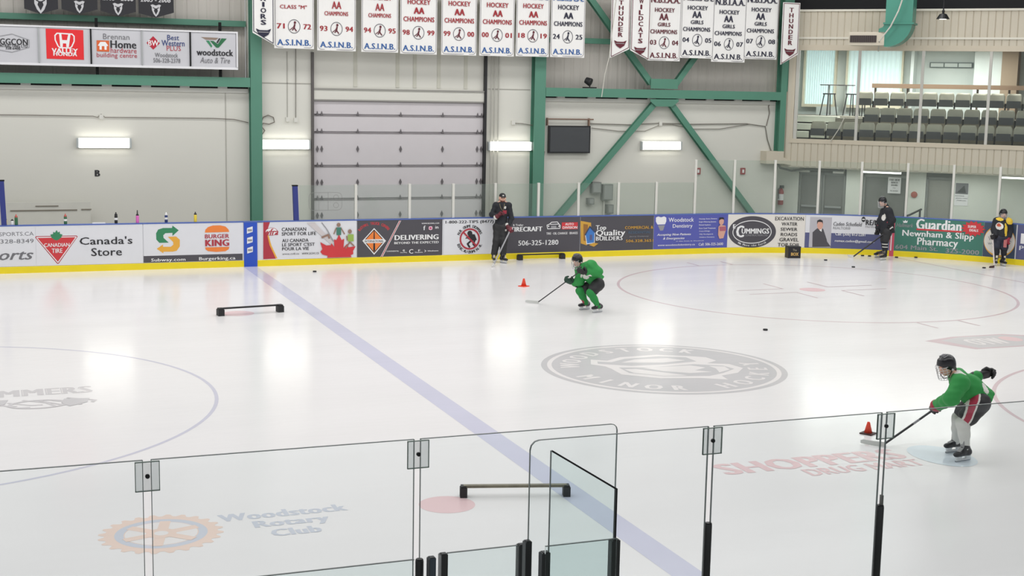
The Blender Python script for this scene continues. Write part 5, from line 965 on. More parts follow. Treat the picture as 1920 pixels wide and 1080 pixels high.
mb = MB(); mb.box(-5.55, -3.95, 2.385, 2.4, 1.25, 1.28); mb.box(-4.95, -4.4, 2.385, 2.4, 1.36, 1.385); mb.box(-3.85, -3.6, 2.385, 2.4, 1.26, 1.29); mb.build('slat_gap', mat('bench_line', (128, 122, 110), .7), r)
for xx in (-8.5, -6.2, -4.0): MB().box(xx-.04, xx+.04, 1.95, 2.25, -.03, .3).build('leg', BWT, r)

# ---------------------------------------------------------------- figures: smooth distance-field bodies and clothing
def nrm(v): v = np.asarray(v, float); return v/np.linalg.norm(v)
def sdf(P, prims, k):
    d = None
    for q in prims:
        if q[0] == 'c':
            a, b = np.array(q[1], float), np.array(q[2], float); ab = b-a; t = np.clip(((P-a)@ab)/max(ab@ab, 1e-9), 0, 1)
            e = np.linalg.norm(P-(a+t[..., None]*ab), axis=-1)-(q[3]+t*(q[4]-q[3]))
        elif q[0] == 'e':                # ellipsoid: centre, radii, optional axes
            X = P-np.array(q[1], float)
            if len(q) > 3: X = X@np.array(q[3], float).T
            r_ = np.array(q[2], float); k0 = np.linalg.norm(X/r_, axis=-1); k1 = np.linalg.norm(X/(r_*r_), axis=-1)+1e-9; e = k0*(k0-1)/k1
        elif q[0] == 'b':                # rounded box: centre, half sizes, axes, radius
            X = np.abs((P-np.array(q[1], float))@np.array(q[3], float).T)-(np.array(q[2])-q[4]); e = np.linalg.norm(np.maximum(X, 0), axis=-1)+np.minimum(X.max(-1), 0)-q[4]
        if d is None: d = e
        else:
            h = np.clip(.5+.5*(d-e)/k, 0, 1); d = d*(1-h)+e*h-k*h*(1-h)
    return d
def bounds(prims):
    lo = np.full(3, 1e9); hi = -lo
    for q in prims:
        pts = [(q[1], q[3]), (q[2], q[4])] if q[0] == 'c' else [(q[1], max(q[2])*(1.8 if q[0] == 'b' else 1))]
        for p, r_ in pts: lo = np.minimum(lo, np.array(p)-r_); hi = np.maximum(hi, np.array(p)+r_)
    return lo, hi
def surface(prims, h=.012, k=.03, cuts=(), wrinkle=0.0):
    lo, hi = bounds(prims); lo = lo-3*h; hi = hi+3*h; n = np.ceil((hi-lo)/h).astype(int)+1
    g = np.stack(np.meshgrid(*[lo[i]+h*np.arange(n[i]) for i in range(3)], indexing='ij'), -1)
    d = sdf(g, prims, k)
    if wrinkle: d = d+wrinkle*(np.sin(g[..., 0]*37+g[..., 2]*21)*np.sin(g[..., 1]*31-g[..., 2]*17+1.3)+.6*np.sin(g[..., 2]*58+g[..., 0]*23+2*np.sin(g[..., 1]*19)))
    for p, nn in cuts: d = np.maximum(d, (g-np.array(p, float))@nrm(nn))
    s = d < 0; c = n-1
    cnt = np.zeros(c); acc = np.zeros((*c, 3))
    corners = [(i, j, l) for i in (0, 1) for j in (0, 1) for l in (0, 1)]
    def at(A_, o): return A_[o[0]:o[0]+c[0], o[1]:o[1]+c[1], o[2]:o[2]+c[2]]
    for a in corners:
        for ax in range(3):
            if a[ax] == 1: continue
            b = list(a); b[ax] = 1; va, vb = at(d, a), at(d, b); m = (va < 0) != (vb < 0)
            t = np.where(m, va/np.where(m, va-vb, 1), 0); p = np.zeros((*c, 3)); p[...] = a; p[..., ax] += t
            acc += np.where(m[..., None], p, 0); cnt += m
    idx = -np.ones(c, int); use = cnt > 0; idx[use] = np.arange(use.sum())
    vs = (np.argwhere(use)+acc[use]/cnt[use][:, None])*h+lo; fs = []
    for ax in range(3):
        u, v = (ax+1) % 3, (ax+2) % 3
        sl = [slice(None)]*3; sl[ax] = slice(0, -1); s0 = s[tuple(sl)]; sl[ax] = slice(1, None); s1 = s[tuple(sl)]
        for e in np.argwhere(s0 != s1):
            if e[u] == 0 or e[v] == 0 or e[u] >= n[u]-1 or e[v] >= n[v]-1: continue
            q = []
            for du, dv in ((-1, -1), (0, -1), (0, 0), (-1, 0)):
                i = e.copy(); i[u] += du; i[v] += dv; q.append(int(idx[tuple(i)]))
            fs.append(tuple(q) if s0[tuple(e)] else tuple(q[::-1]))
    return vs, fs
def skin_part(name, prims, m, parent, h=.012, k=.03, cuts=(), wrinkle=0.0, paint=(), label=None):
    vs, fs = surface(prims, h, k, cuts, wrinkle); mb = MB(); mb.add([tuple(v) for v in vs], fs); ms = [m]
    if paint:
        cen = np.array([vs[list(f)].mean(0) for f in fs])
        for test, pm in paint:
            if pm not in ms: ms.append(pm)
            sel = test(cen)
            for i in np.nonzero(sel)[0]: mb.m[i] = ms.index(pm)
    o = mb.build(name, ms, parent, True)
    if label: o['label'] = label
    return o
def ball(c, r_): c = np.array(c); r_ = np.array(r_); return lambda X: (((X-c)/r_)**2).sum(1) < 1
def band(a, b, t0, t1): a = np.array(a); ab = np.array(b)-a; return lambda X: (((X-a)@ab)/(ab@ab) > t0) & (((X-a)@ab)/(ab@ab) < t1)
def both(f, g): return lambda X: f(X) & g(X)
def lerp(a, b, t): return tuple(np.array(a)*(1-t)+np.array(b)*t)
def P3(*a): return tuple(np.array(a, float))
SKIN = mat('skin', (224, 178, 156), .6); HAIRM = mat('brown_hair', (62, 46, 38), .7); HELM = mat('black_helmet', (34, 34, 38), .25); CAGE = mat('cage_wire', (206, 206, 208), .35)
JGR = mat('green_jersey', (44, 142, 68), .75, vary=.12, scale=5); JGD = mat('dark_green_jersey', (30, 104, 62), .75, vary=.12, scale=5); SGR = mat('green_sock', (38, 138, 66), .8); SWH = mat('pale_sock', (214, 214, 208), .8, vary=.05)
PBK = mat('black_pants', (38, 38, 40), .6); JBK = mat('black_jersey', (34, 36, 42), .8); GLV = mat('black_glove', (30, 28, 30), .5); GRD = mat('glove_red', (158, 44, 62), .5); BOOT = mat('skate_boot', (34, 34, 38), .35); HOLD = mat('blade_holder', (226, 228, 228), .4); STL = mat('blade_steel', (170, 174, 178), .25, metal=.8); LACE = mat('lace_white', (206, 206, 204), .6)
SHFT = mat('stick_black', (40, 40, 44), .4); TAPE = mat('white_tape', (222, 222, 218), .7); TAPEB = mat('black_tape', (34, 32, 32), .8); PYE = mat('panel_yellow', (232, 196, 62), .75); CREST = mat('crest_white', (222, 220, 214), .7); CRO = mat('crest_orange', (196, 92, 62), .7); STRR = mat('stripe_red', (168, 48, 72), .6)

def head(root, c, face, k=1.0, hair=HAIRM, beard=False, body_extra=()):
    """skull, jaw, nose and ears as body primitives; eyes, mouth and hair as parts. c = head centre, face = direction looked at"""
    c = np.array(c); f = nrm(face); s = nrm(np.cross(f, (0, 0, 1))); u = np.cross(s, f)
    pr = [('e', c+u*.015*k, (.078*k, .098*k, .105*k), (s, f, u)), ('e', c+f*.03*k-u*.065*k, (.052*k, .06*k, .058*k), (s, f, u)), ('e', c+f*.103*k-u*.02*k, (.013*k, .02*k, .024*k), (s, f, u))]
    for sg in (-1, 1): pr.append(('e', c+s*sg*.08*k-u*.01*k, (.012*k, .022*k, .032*k), (s, f, u)))
    mb = MB()
    for sg in (-1, 1):
        e = MB().lathe(Vector(c+f*.086*k+s*sg*.033*k+u*.012*k), [(.004*k, -.006*k), (.013*k, .0), (.011*k, .007*k), (.003*k, .011*k)], 10, tuple(f)); e.build('eye', mat('eye_dark', (50, 40, 38), .3), root)
    MB().obox(Vector(c+f*.094*k-u*.062*k), Vector(s*.022*k), Vector(f*.006*k), Vector(u*.006*k)).build('mouth', mat('lip', (168, 100, 92), .6), root)
    return pr, (c, f, s, u)
def helmet(root, fr, k=1.0, m=HELM, cage=True, visor=None):
    c, f, s, u = fr
    h = skin_part('helmet', [('e', c+u*.035*k-f*.008*k, (.103*k, .128*k, .115*k), (s, f, u)), ('e', c+u*.0*k-f*.03*k, (.108*k, .085*k, .09*k), (s, f, u)), ('b', c+u*.105*k+f*.02*k, (.04*k, .07*k, .022*k), (s, f, u), .015*k)], m, root, .009*k, .02, [(c+f*.055*k-u*.0*k, f*.8-u*.9), (c-u*.075*k, -u)])
    mb = MB()
    for sg in (-1, 1): mb.lathe(Vector(c+s*sg*.104*k-u*.03*k+f*.0), [(.016*k, 0), (.014*k, .008*k)], 12, tuple(s*sg))
    mb.build('ear_bolt', CAGE, h)
    mb = MB(); 
    for t in (-.6, -.2, .2, .6): mb.obox(Vector(c+u*.148*k+s*t*.07*k+f*(.0)*k-u*.012*abs(t)), Vector(s*.006*k), Vector(f*.035*k), Vector(u*.006*k))
    mb.build('vent', mat('vent_grey', (120, 120, 124), .5), h)
    if cage:
        mb = MB()
        def cp(a, z): 
            a = math.radians(a); return Vector(c+s*.098*k*math.sin(a)+f*(.045+.095*math.cos(a))*k+u*z*k)
        for z in (.03, -.005, -.04, -.075, -.11, -.135): 
            kk = 1 if z > -.1 else .8; mb.tube([cp(a*kk, z) for a in range(-85, 86, 17)], .0032*k, 5)
        for a in (-70, -42, -14, 14, 42, 70): mb.tube([cp(a, .035), cp(a, -.05), cp(a*.9, -.1), cp(a*.75, -.135)], .0032*k, 5)
        mb.build('face_cage', CAGE, root)
    mb = MB(); mb.tube([Vector(c+s*.1*k-u*.03*k), Vector(c+s*.07*k+f*.06*k-u*.12*k), Vector(c+f*.085*k-u*.135*k), Vector(c-s*.07*k+f*.06*k-u*.12*k), Vector(c-s*.1*k-u*.03*k)], .007*k, 6); mb.build('chin_strap', BLACK, root)
    return h
def glove(root, wrist, knuckle, axis, thumb, k=1.0, m=GLV, cuff=GRD, cuffw=.3, label=None):
    """padded glove: cuff, back of hand, four fingers curled round the stick axis and a thumb on the side"""
    w, n = np.array(wrist), np.array(knuckle); d = nrm(n-w); ax = nrm(axis); ax = nrm(ax-d*(ax@d)); side = nrm(np.cross(d, ax))
    L_ = .1*k; c = w+d*.05*k
    pr = [('c', w-d*.05*k, w, .058*k, .052*k), ('b', c+d*.035*k, (.052*k, .05*k, .034*k), (ax, d, side), .022*k)]
    g = skin_part('glove', pr, m, root, .009*k, .02, paint=[(band(w-d*.14*k, w+d*.02*k, .0, .62), cuff)] if cuff else ())
    if label: g['label'] = label
    lens = (.9, 1.05, 1.0, .82)
    for i in range(4):
        b = c+d*.075*k+ax*(-.039+.026*i)*k+side*.012*k; a1 = b+d*.032*k*lens[i]-side*.012*k; a2 = a1+d*.012*k-side*.034*k*lens[i]; a3 = a2-d*.026*k-side*.02*k
        skin_part('finger', [('c', b, a1, .0165*k, .016*k), ('c', a1, a2, .016*k, .0155*k), ('c', a2, a3, .0155*k, .014*k)], m, g, .008*k, .008)
    t = nrm(thumb); b = c+t*.045*k; a1 = b+t*.025*k+d*.03*k-side*.015*k; a2 = a1+d*.022*k-side*.03*k
    skin_part('thumb', [('c', b, a1, .02*k, .018*k), ('c', a1, a2, .018*k, .015*k)], m, g, .008*k, .008)
    return g
def hold(J, s_, S, axis, gk=1.2):
    """put the hand of side s_ on the point S of a stick that runs along axis"""
    S = np.array(S, float); ax = nrm(axis); d = nrm(S-np.array(J['el'+s_])); d2 = d-ax*(d@ax)*.75
    d = nrm(d2) if np.linalg.norm(d2) > .3 else nrm(d-ax*(d@ax)*.6); a2 = nrm(ax-d*(ax@d)); side = np.cross(d, a2)
    J['wr'+s_] = tuple(S+side*.022*gk-d*.105*gk); J['kn_h'+s_] = tuple(S+side*.022*gk); J['ax'+s_] = tuple(ax)
def skate(root, ankle, ground, toe, k=1.0, lace=LACE, label=None, boot=BOOT):
    """boot with tongue, laces, toe cap, white holder and steel; ground = point under the middle of the blade, toe = heading"""
    t = nrm((toe[0], toe[1], toe[2] if len(toe) > 2 else 0)); g = np.array(ground, float); a = np.array(ankle, float); s = nrm(np.cross(t, (0, 0, 1))); u = np.cross(s, t)
    sole = g+u*.075*k
    pr = [('c', sole-t*.085*k+u*.035*k, sole+t*.06*k+u*.03*k, .042*k, .038*k), ('e', sole+t*.115*k+u*.025*k, (.04*k, .055*k, .034*k), (s, t, u)), ('c', sole-t*.07*k+u*.05*k, a+u*.03*k, .048*k, .05*k), ('c', sole+t*.02*k+u*.055*k, a+t*.02*k, .038*k, .042*k)]
    sk = skin_part('skate', pr, boot, root, .01*k, .03, [(sole-u*.004, -u)])
    if label: sk['label'] = label
    top = a+t*.055*k; bot = sole+t*.085*k+u*.062*k
    mb = MB()
    for j in range(6):
        p = top*(1-j/5)+bot*j/5; mb.obox(Vector(p+u*.004), Vector(s*.026*k), Vector(nrm(bot-top)*.006*k), Vector(t*.008*k))
    mb.build('lace', lace, sk); skin_part('tongue', [('b', a+t*.05*k+u*.05*k, (.03*k, .012*k, .05*k), (s, t, u), .01*k)], lace, sk, .008*k, .01)
    mb = MB(); 
    for o, w in ((-.075, .045), (.085, .05)): mb.prism([Vector(sole+t*(o-w)*k-s*.018*k), Vector(sole+t*(o+w)*k-s*.018*k), Vector(sole+t*(o+w*.5)*k-u*.042*k-s*.012*k), Vector(sole+t*(o-w*.5)*k-u*.042*k-s*.012*k)], Vector(s*.032*k))
    mb.obox(Vector(sole-u*.045*k), Vector(t*.13*k), Vector(s*.008*k), Vector(u*.012*k)); mb.build('blade_holder', HOLD, sk)
    MB().prism([Vector(g+t*x*k+u*z*k-s*.002) for x, z in ((-.135, .022), (-.13, .004), (-.1, .0), (.1, .0), (.14, .006), (.15, .024))], Vector(s*.004)).build('blade', STL, sk)
    return sk
def stick(lab, top, heel, bdir, k=1.0, m=SHFT, bm=TAPE, knob=TAPE, mid=None):
    """tapered shaft, tape grip and curved blade; heel sits on the ice, bdir = heading of the blade"""
    top, heel = np.array(top, float), np.array(heel, float); b = nrm((bdir[0], bdir[1], 0)); up_ = np.array((0, 0, 1.)); n = np.cross(b, up_)
    r = thing('hockey_stick', lab, 'hockey stick', (heel[0], heel[1], 0), 0, 'hockey sticks'); h = heel+up_*.05*k
    MB().bar(top, h, .022*k, .032*k, n).build('shaft', m, r)
    d = nrm(h-top); MB().bar(top-d*.01, top+d*.13*k, .027*k, .037*k, n).build('grip_tape', knob, r)
    if mid: MB().bar(lerp(top, h, mid[0]), lerp(top, h, mid[1]), .0235*k, .0335*k, n).build('printed_band', mid[2], r)
    vs = []; fs = []; N_ = 8
    for i in range(N_+1):
        t = i/N_; p = heel+b*.30*k*t+n*(.05*k*t*t); hh = .062*k*(1-.12*t) if i < N_ else .035*k; z0 = .004+.012*k*t*t
        for sgn in (-1, 1): vs += [p+n*sgn*.006*k+up_*(z0-heel[2]), p+n*sgn*.006*k+up_*(z0+hh-heel[2])]
    for i in range(N_):
        a = 4*i; fs += [(a, a+4, a+5, a+1), (a+2, a+3, a+7, a+6), (a+1, a+5, a+7, a+3), (a, a+2, a+6, a+4)]
    fs += [(0, 1, 3, 2), (4*N_, 4*N_+2, 4*N_+3, 4*N_+1)]
    MB().add([tuple(v) for v in vs], fs).build('blade', bm, r)
    return r
def person(lab, loc, prims, h=.012):
    r = thing('person', lab, 'person', (loc[0], loc[1], 0), 0, 'people on the ice'); return r
def mid(a, b, t=.5): return tuple(np.array(a)*(1-t)+np.array(b)*t)
def add(a, *b):
    a = np.array(a, float)
    for x in b: a = a+np.array(x, float)
    return tuple(a)
RG, FD = np.array((.9326, -.361, 0)), np.array((.361, .9326, 0)); UPV = np.array((0, 0, 1.))      # across and away, as seen from the stands

def build_person(lab, J, kit):
    """J: joints. one continuous skin body, clothing and gear as parts"""
    r = person(lab, mid(J['footL'], J['footR']), None); k = kit.get('k', 1.0)
    hp, fr = head(r, J['head'], J['face'], k)
    neck, pel = np.array(J['neck']), np.array(J['pelvis']); sL, sR = J['shL'], J['shR']; hL, hR = J['hipL'], J['hipR']
    body = hp+[('c', J['head'], neck, .055*k, .06*k), ('c', neck, lerp(neck, pel, .12), .055*k, .06*k), ('c', lerp(neck, pel, .12), lerp(neck, pel, .45), .06*k, .12*k), ('c', lerp(neck, pel, .45), pel, .13*k, .125*k)]
    for s_ in 'LR':
        body += [('c', lerp(neck, J['sh'+s_], .4), J['sh'+s_], .065*k, .062*k), ('c', J['sh'+s_], J['el'+s_], .052*k, .042*k), ('c', J['el'+s_], J['wr'+s_], .04*k, .03*k), ('c', J['wr'+s_], J['kn_h'+s_], .032*k, .028*k),
                 ('c', J['hip'+s_], J['knee'+s_], .082*k, .056*k), ('c', J['knee'+s_], J['ank'+s_], .055*k, .038*k), ('c', J['ank'+s_], add(J['foot'+s_], (0, 0, .1*k)), .038*k, .035*k)]
    bm = skin_part('body', body, SKIN, r, .013, .03)
    jr = kit['jr']; tk = kit.get('torso', (.165, .175)); 
    c1 = lerp(neck, pel, .12)
    hem = kit.get('hem', 1.0); c1 = lerp(neck, pel, .2)
    jp = [('c', lerp(neck, pel, -.02), lerp(neck, pel, .12), .072*k, .115*k), ('c', c1, lerp(neck, pel, .55), tk[0]*.84, tk[1]), ('c', lerp(neck, pel, .55), lerp(neck, pel, hem+.05), tk[1], tk[1]*kit.get('flare', 1.02)), ('c', sL, sR, kit.get('pad', .115), kit.get('pad', .115))]
    for s_ in 'LR':
        sw = kit.get('sleeve', (.108, .09, .072)); jp += [('c', J['sh'+s_], J['el'+s_], sw[0], sw[1]), ('c', J['el'+s_], lerp(J['el'+s_], J['wr'+s_], .92), sw[1], sw[2])]
    cuts = [(lerp(neck, pel, kit.get('hem', 1.0)), pel-neck+np.array(kit.get('hem_tilt', (0, 0, 0))))] if kit.get('hemcut', True) else []
    skin_part('jersey', jp+kit.get('jersey_extra', []), jr, r, .0125, .035, cuts+kit.get('cuts', []), kit.get('wrinkle', .0035), kit.get('paint', ()))
    hr = kit.get('hip', .135); pr = [('c', hL, hR, hr, hr), ('c', pel, mid(hL, hR), hr, hr)]
    pw = kit.get('pant', (.135, .115)); pe = kit.get('pant_to', .8)
    for s_ in 'LR': pr.append(('c', J['hip'+s_], lerp(J['hip'+s_], J['knee'+s_], pe), pw[0], pw[1]))
    if kit.get('long'):
        for s_ in 'LR': pr += [('c', J['knee'+s_], J['knee'+s_], pw[1], pw[1]), ('c', J['knee'+s_], lerp(J['knee'+s_], J['ank'+s_], .93), pw[1], kit['long'])]
    skin_part('pants', pr, kit.get('pants', PBK), r, kit.get('ph', .0125), .03, kit.get('pant_cuts', ()), .003, kit.get('pant_paint', ()))
    if not kit.get('long'):
        for s_ in 'LR':
            kn, an = J['knee'+s_], J['ank'+s_]; skin_part('sock', [('c', lerp(J['hip'+s_], kn, .7), kn, .085*k, .088*k), ('c', kn, lerp(kn, an, .45), .088*k, .074*k), ('c', lerp(kn, an, .45), an, .074*k, .054*k)], kit['sock'], r, .0115, .03, (), .002, kit.get('sock_paint_'+s_, ()))
    for s_ in 'LR': skate(r, J['ank'+s_], J['foot'+s_], J['toe'+s_], kit.get('skate_k', 1.0), kit.get('lace', LACE))
    for s_ in 'LR':
        if kit.get('gloves', True): glove(r, J['wr'+s_], J['kn_h'+s_], J.get('ax'+s_, (0, 0, 1)), J.get('th'+s_, (0, 0, 1)), kit.get('gk'+s_, kit.get('gk', 1.15)), kit.get('gm'+s_, kit.get('gm', GLV)), kit.get('cuff'+s_, kit.get('cuff', GRD)))
    if kit.get('helmet', True): helmet(r, fr, k*1.02)
    return r, fr

# bent player in green, near the stands
J = dict(head=(5.096, -20.185, 1.185), face=(-.93, -.05, -.36), neck=(5.212, -20.230, 1.048), pelvis=(5.516, -20.322, 0.792), shL=(5.143, -20.415, 1.012), shR=(5.356, -20.096, 1.012), elL=(5.003, -20.442, 0.837), wrL=(4.941, -20.356, 0.680), kn_hL=(4.888, -20.323, 0.618),
    elR=(5.502, -20.041, 0.891), wrR=(5.712, -20.062, 0.999), kn_hR=(5.843, -20.086, 1.031), hipL=(5.445, -20.422, 0.740), hipR=(5.536, -20.245, 0.710), kneeL=(5.253, -20.377, 0.484), kneeR=(5.378, -20.144, 0.481), ankL=(5.283, -20.415, 0.178), ankR=(5.442, -20.046, 0.160),
    footL=(5.261, -20.416)+(0,), footR=(5.433, -20.021)+(0,), toeL=(-.98, -.15), toeR=(-.98, -.1), axL=(4.957, -20.227, 0.576), axR=(0, 0, 1), thL=(0, 0, 1), thR=(0, 0, 1))
st_t = np.array((5.811, -20.094, 1.043)); st_h = np.array((4.728, -19.542)+(.03,)); ax_ = st_h-st_t; hold(J, 'L', lerp(st_t, st_h, .49), ax_, 1.4); J['axR'] = tuple(ax_); J['thL'] = tuple(-ax_)
sd = np.array((5.218, -20.468, 0.508))-np.array((5.305, -20.465, 0.744)); s0 = np.array((5.264, -20.468, 0.626))
def side_stripe(lo, hi):
    f_ = nrm(sd); w_ = nrm(np.cross(f_, FD)); return lambda X: (((X-s0)@w_) > lo) & (((X-s0)@w_) < hi) & (((X-s0)@FD) < .16)
g2, fr = build_person('person in green jersey and white socks bending low over a hockey stick near the glass', J, dict(k=.98, jr=JGR, torso=(.15, .168), pad=.115, sleeve=(.108, .098, .075), hem=1.22, hip=.13, ph=.006, gk=1.4, gkR=1.2, cuffR=GLV, flare=1.08, sock=SWH, pant=(.14, .125), pant_to=.66, wrinkle=.005,
    paint=[(ball((5.191, -20.315, 1.142), (.06, .14, .06)), CREST), (ball((5.509, -20.470, 0.936), (.05, .12, .07)), CREST)],
    pant_paint=[(side_stripe(-.055, .055), CREST), (side_stripe(-.035, .035), STRR)], lace=mat('lace_grey', (150, 150, 150), .6)))
skin_part('hair', [('e', add(J['head'], (.085, 0, -.035)), (.05, .07, .06)), ('c', add(J['head'], (.08, -.03, -.05)), add(J['head'], (.12, -.03, -.09)), .035, .02)], HAIRM, g2, .01, .02)
hl = np.array(st_h); hl[2] = 0.0
stick('black hockey stick with pale blade held by the bent player in green', st_t, hl, np.array((4.544, -19.405)+(0,))-hl, 1.05, SHFT, mat('blade_pale', (204, 206, 202), .6), TAPEB, (.66, .72, PS))
# crouching player in green
J = dict(head=(5.221, -8.385, 1.049), face=(-.86, -.42, -.30), neck=(5.353, -8.436, 0.915), pelvis=(5.620, -8.495, 0.643), shL=(5.421, -8.649, 0.965), shR=(5.323, -8.347, 0.855), elR=(5.279, -8.409, 0.626), wrR=(5.122, -8.434, 0.630), kn_hR=(5.036, -8.419, 0.652),
    elL=(5.528, -8.751, 0.858), wrL=(5.350, -8.741, 0.898), kn_hL=(5.249, -8.690, 0.902), hipL=(5.598, -8.627, 0.580), hipR=(5.629, -8.405, 0.548), kneeL=(5.407, -8.686, 0.418), kneeR=(5.293, -8.404, 0.419), ankL=(5.570, -8.717, 0.142), ankR=(5.460, -8.347, 0.155),
    footL=(5.590, -8.657)+(0,), footR=(5.475, -8.263)+(0,), toeL=(-.95, -.3), toeR=(-.98, -.2), thL=(0, 0, 1), thR=(0, 0, 1))
st_t = np.array((5.207, -8.725, 0.919)); st_h = np.array((4.826, -7.320)+(.03,)); ax_ = st_h-st_t; hold(J, 'L', lerp(st_t, st_h, .03), ax_, 1.25); hold(J, 'R', lerp(st_t, st_h, .31), ax_, 1.25); J['thL'] = J['thR'] = tuple(-ax_)
g1, fr = build_person('person in green jersey and green socks crouching over a hockey stick mid ice', J, dict(k=.98, jr=JGR, torso=(.155, .165), pad=.125, sleeve=(.115, .1, .075), hem=1.12, hip=.125, gk=1.25, flare=1.05, sock=SGR, pant=(.135, .12), pant_to=.62, wrinkle=.005, gmR=mat('green_glove', (26, 62, 46), .6), cuff=GLV,
    paint=[(ball((5.344, -8.655, 0.737), (.06, .2, .085)), CREST), (ball((5.279, -8.586, 0.745), (.03, .14, .05)), CREST)], sock_paint_R=[(ball((5.342, -8.377, 0.156), (.06, .12, .07)), STRR)]))
hl = np.array(st_h); hl[2] = 0.0
stick('dark hockey stick held by the crouching player in green', st_t, hl, np.array((-.85, .5, 0)), 1.0, SHFT, mat('blade_pale', (204, 206, 202), .6), TAPEB)
# coach
J = dict(head=(6.580, -0.357, 1.679), face=(-.15, -.98, -.05), neck=(6.583, -0.354, 1.570), pelvis=(6.522, -0.423, 0.982), shL=(6.722, -0.443, 1.482), shR=(6.421, -0.327, 1.482), elR=(6.300, -0.339, 1.245), wrR=(6.375, -0.566, 1.223), kn_hR=(6.440, -0.625, 1.284), elL=(6.792, -0.500, 1.152), wrL=(6.733, -0.618, 0.946), kn_hL=(6.718, -0.649, 0.851),
    hipL=(6.586, -0.478, 0.924), hipR=(6.441, -0.422, 0.921), kneeL=(6.564, -0.556, 0.578), kneeR=(6.393, -0.491, 0.574), ankL=(6.546, -0.575, 0.208), ankR=(6.325, -0.490, 0.203), footL=(6.506, -0.715)+(0,), footR=(6.298, -0.536)+(0,), toeL=(.35, -.93), toeR=(-.25, -.96), thR=(0, 0, 1), thL=(-1, 0, .2))
st_t, st_h = np.array((6.733, -0.666, 0.919)), np.array((6.005, -1.364, 0.057)); st_h = np.array((6.059, -1.220)+(.03,)); ax_ = st_h-st_t; hold(J, 'L', lerp(st_t, st_h, .06), ax_, 1.1); J['axR'] = (1, 0, .3)
co, fr = build_person('person in black tracksuit and cap standing by the boards leaning on a hockey stick', J, dict(k=1.06, jr=JBK, torso=(.165, .155), pad=.09, sleeve=(.082, .068, .056), hem=1.02, pant=(.12, .1), pant_to=1.0, long=.085, helmet=False, cuff=CREST, gm=mat('glove_dark_red', (96, 34, 44), .5), gk=1.1, lace=mat('lace_cream', (226, 216, 190), .6),
    paint=[(ball((6.609, -0.569, 1.436), (.035, .12, .045)), CREST)], pant_paint=[(ball((6.599, -0.625, 0.851), (.03, .1, .03)), CREST)]))
c, f, s, u = fr
cp_ = skin_part('cap', [('e', c+u*.055, (.088, .108, .075), (s, f, u)), ('b', c+f*.135+u*.045, (.07, .055, .008), (s, nrm(f-u*.25), nrm(u+f*.25)), .006)], mat('cap_black', (30, 30, 34), .7), co, .009, .012, [(c+u*.035, -u)]); sh = MB().obox(Vector(c+f*.108+u*.075), Vector(s*.022), Vector(f*.004), Vector(u*.018)).build('badge', CREST, cp_)
skin_part('hair', [('e', c-f*.05-u*.02, (.085, .055, .08), (s, f, u)), ('c', c+s*.075-f*.01+u*.0, c+s*.07-f*.03-u*.08, .022, .018), ('c', c-s*.075-f*.01+u*.0, c-s*.07-f*.03-u*.08, .022, .018)], HAIRM, co, .01, .02)
skin_part('beard', [('e', c+f*.055-u*.08, (.05, .05, .042), (s, f, u)), ('c', c+s*.055+f*.03-u*.03, c+s*.04+f*.055-u*.08, .018, .022), ('c', c-s*.055+f*.03-u*.03, c-s*.04+f*.055-u*.08, .018, .022)], mat('beard_brown', (98, 64, 50), .8), co, .009, .02)
MB().tube([(6.457, -0.483, 1.541), (6.459, -0.566, 1.434), (6.503, -0.606, 1.354), (6.537, -0.596, 1.435), (6.577, -0.530, 1.543)], .006, 5).build('lanyard', mat('lanyard', (136, 124, 92), .7), co)
MB().obox((6.545, -0.637, 1.331), (.05, 0, 0), (0, .015, 0), (0, 0, .045)).build('red_badge', GRD, co)
hl = np.array(st_h); hl = np.array((6.059, -1.220)+(0,)); stick('silver hockey stick the coach in black leans on', st_t, hl, np.array((5.920, -1.491)+(0,))-hl+np.array((-.02, -.12, 0)), 1.0, mat('stick_silver', (150, 150, 154), .4), TAPE, GRD)
# player in black by the goal line
J = dict(head=(17.256, -2.135, 1.599), face=(-.93, -.3, -.22), neck=(17.360, -2.175, 1.466), pelvis=(17.363, -2.269, 0.873), shL=(17.296, -2.374, 1.350), shR=(17.416, -2.044, 1.329), elR=(17.326, -1.991, 1.033), wrR=(17.202, -2.069, 0.851), kn_hR=(17.165, -2.104, 0.745), elL=(17.366, -2.470, 1.120), wrL=(17.361, -2.490, 0.978), kn_hL=(17.322, -2.513, 0.874),
    hipL=(17.291, -2.385, 0.782), hipR=(17.366, -2.201, 0.762), kneeL=(17.231, -2.382, 0.514), kneeR=(17.318, -2.223, 0.504), ankL=(17.262, -2.391, 0.192), ankR=(17.339, -2.259, 0.184), footL=(17.182, -2.424)+(0,), footR=(17.42, -1.85, 0), toeL=(-.95, -.3), toeR=(-.95, -.2), thL=(-1, 0, .4), thR=(-.5, -.5, 0))
st_t = np.array((17.362, -2.521, 0.923)); st_h = np.array((16.555, -1.914)+(.03,)); ax_ = st_h-st_t; hold(J, 'L', lerp(st_t, st_h, .04), ax_, 1.2); J['axR'] = tuple(ax_)
bk, fr = build_person('person in black jersey and black helmet standing sideways in front of the red goal stripe', J, dict(k=1.0, jr=JBK, torso=(.165, .185), pad=.12, sleeve=(.112, .1, .08), hem=1.24, flare=1.12, sock=JBK, pant=(.125, .115), pant_to=.8, paint=[(ball((17.136, -2.326, 1.189), (.1, .09, .12)), CREST)], sock_paint_L=[(ball((17.212, -2.408, 0.444), (.2, .2, .012)), CREST), (ball((17.209, -2.419, 0.363), (.2, .2, .012)), CREST)], lace=mat('lace_tan', (176, 160, 132), .6)))
hl = np.array((16.555, -1.914)+(0,)); stick('dark hockey stick with white blade held by the player in black', st_t, hl, np.array((16.530, -1.512)+(0,))-hl, 1.1, SHFT, TAPE, TAPE)
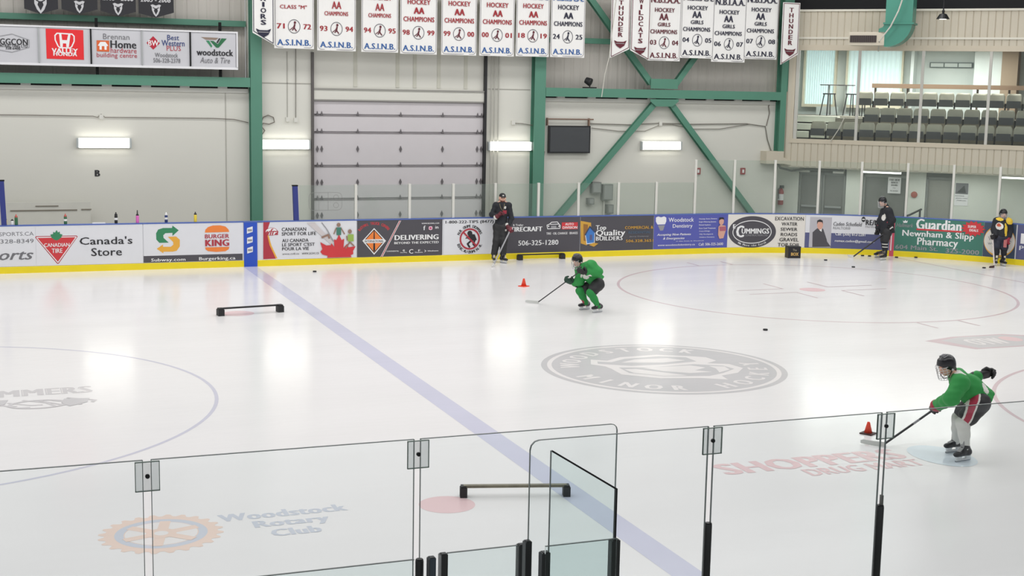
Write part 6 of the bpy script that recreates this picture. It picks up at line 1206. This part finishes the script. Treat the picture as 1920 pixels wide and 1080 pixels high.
# player in black and yellow at the right
J = dict(head=(19.866, -4.006, 1.389), face=(-.45, -.88, -.12), neck=(19.871, -4.004, 1.271), pelvis=(19.797, -4.051, 0.791), shL=(19.991, -4.065, 1.178), shR=(19.699, -3.972, 1.191), elR=(19.617, -3.976, 0.964), wrR=(19.502, -4.083, 0.827), kn_hR=(19.469, -4.104, 0.748), elL=(20.036, -4.089, 0.932), wrL=(19.933, -4.195, 0.760), kn_hL=(19.873, -4.229, 0.668),
    hipL=(19.846, -4.102, 0.725), hipR=(19.699, -4.045, 0.722), kneeL=(19.822, -4.179, 0.452), kneeR=(19.633, -4.101, 0.483), ankL=(19.828, -4.180, 0.183), ankR=(19.644, -4.108, 0.186), footL=(19.724, -4.289)+(0,), footR=(19.578, -4.159)+(0,), toeL=(-.15, -.98), toeR=(-.5, -.86), thL=(-1, 0, .2), thR=(.8, 0, .4))
st_t = np.array((19.458, -4.107, 0.840)); st_h = np.array((19.216, -4.543)+(.03,)); ax_ = st_h-st_t; hold(J, 'R', lerp(st_t, st_h, .07), ax_, 1.15); J['thR'] = tuple(-ax_); J['axL'] = (-1, -.3, 0)
ye, fr = build_person('person in black and yellow jersey with crest standing by the boards at the right', J, dict(k=.97, jr=JBK, torso=(.16, .165), pad=.115, sleeve=(.108, .095, .078), hem=1.05, sock=JBK, pant=(.13, .115), pant_to=.85, pants=mat('navy_pants', (36, 40, 56), .6), skate_k=1.0, cuff=mat('cuff_pink', (196, 150, 150), .6), gmL=GRD,
    paint=[(ball((19.972, -4.097, 1.207), (.13, .2, .1)), PYE), (ball((19.712, -3.989, 1.254), (.1, .2, .05)), PYE), (ball((19.823, -4.186, 0.964), (.045, .16, .2)), PYE), (ball((19.659, -4.137, 1.076), (.1, .12, .105)), CREST), (ball((19.660, -4.134, 1.099), (.055, .12, .05)), CRO)], lace=mat('lace_cream', (226, 216, 190), .6)))
MB().obox((19.743, -4.297, 0.608), (.03, 0, 0), (0, .03, 0), (0, 0, .1)).build('hanging_tag', mat('tag_pink', (200, 120, 120), .6), ye)
hl = np.array((19.216, -4.543)+(0,)); stick('pale hockey stick held upright by the player in yellow', st_t, hl, np.array((-.8, -.55, 0)), 1.0, mat('stick_pale', (206, 196, 192), .5), mat('blade_maroon', (66, 36, 40), .6), TAPE)
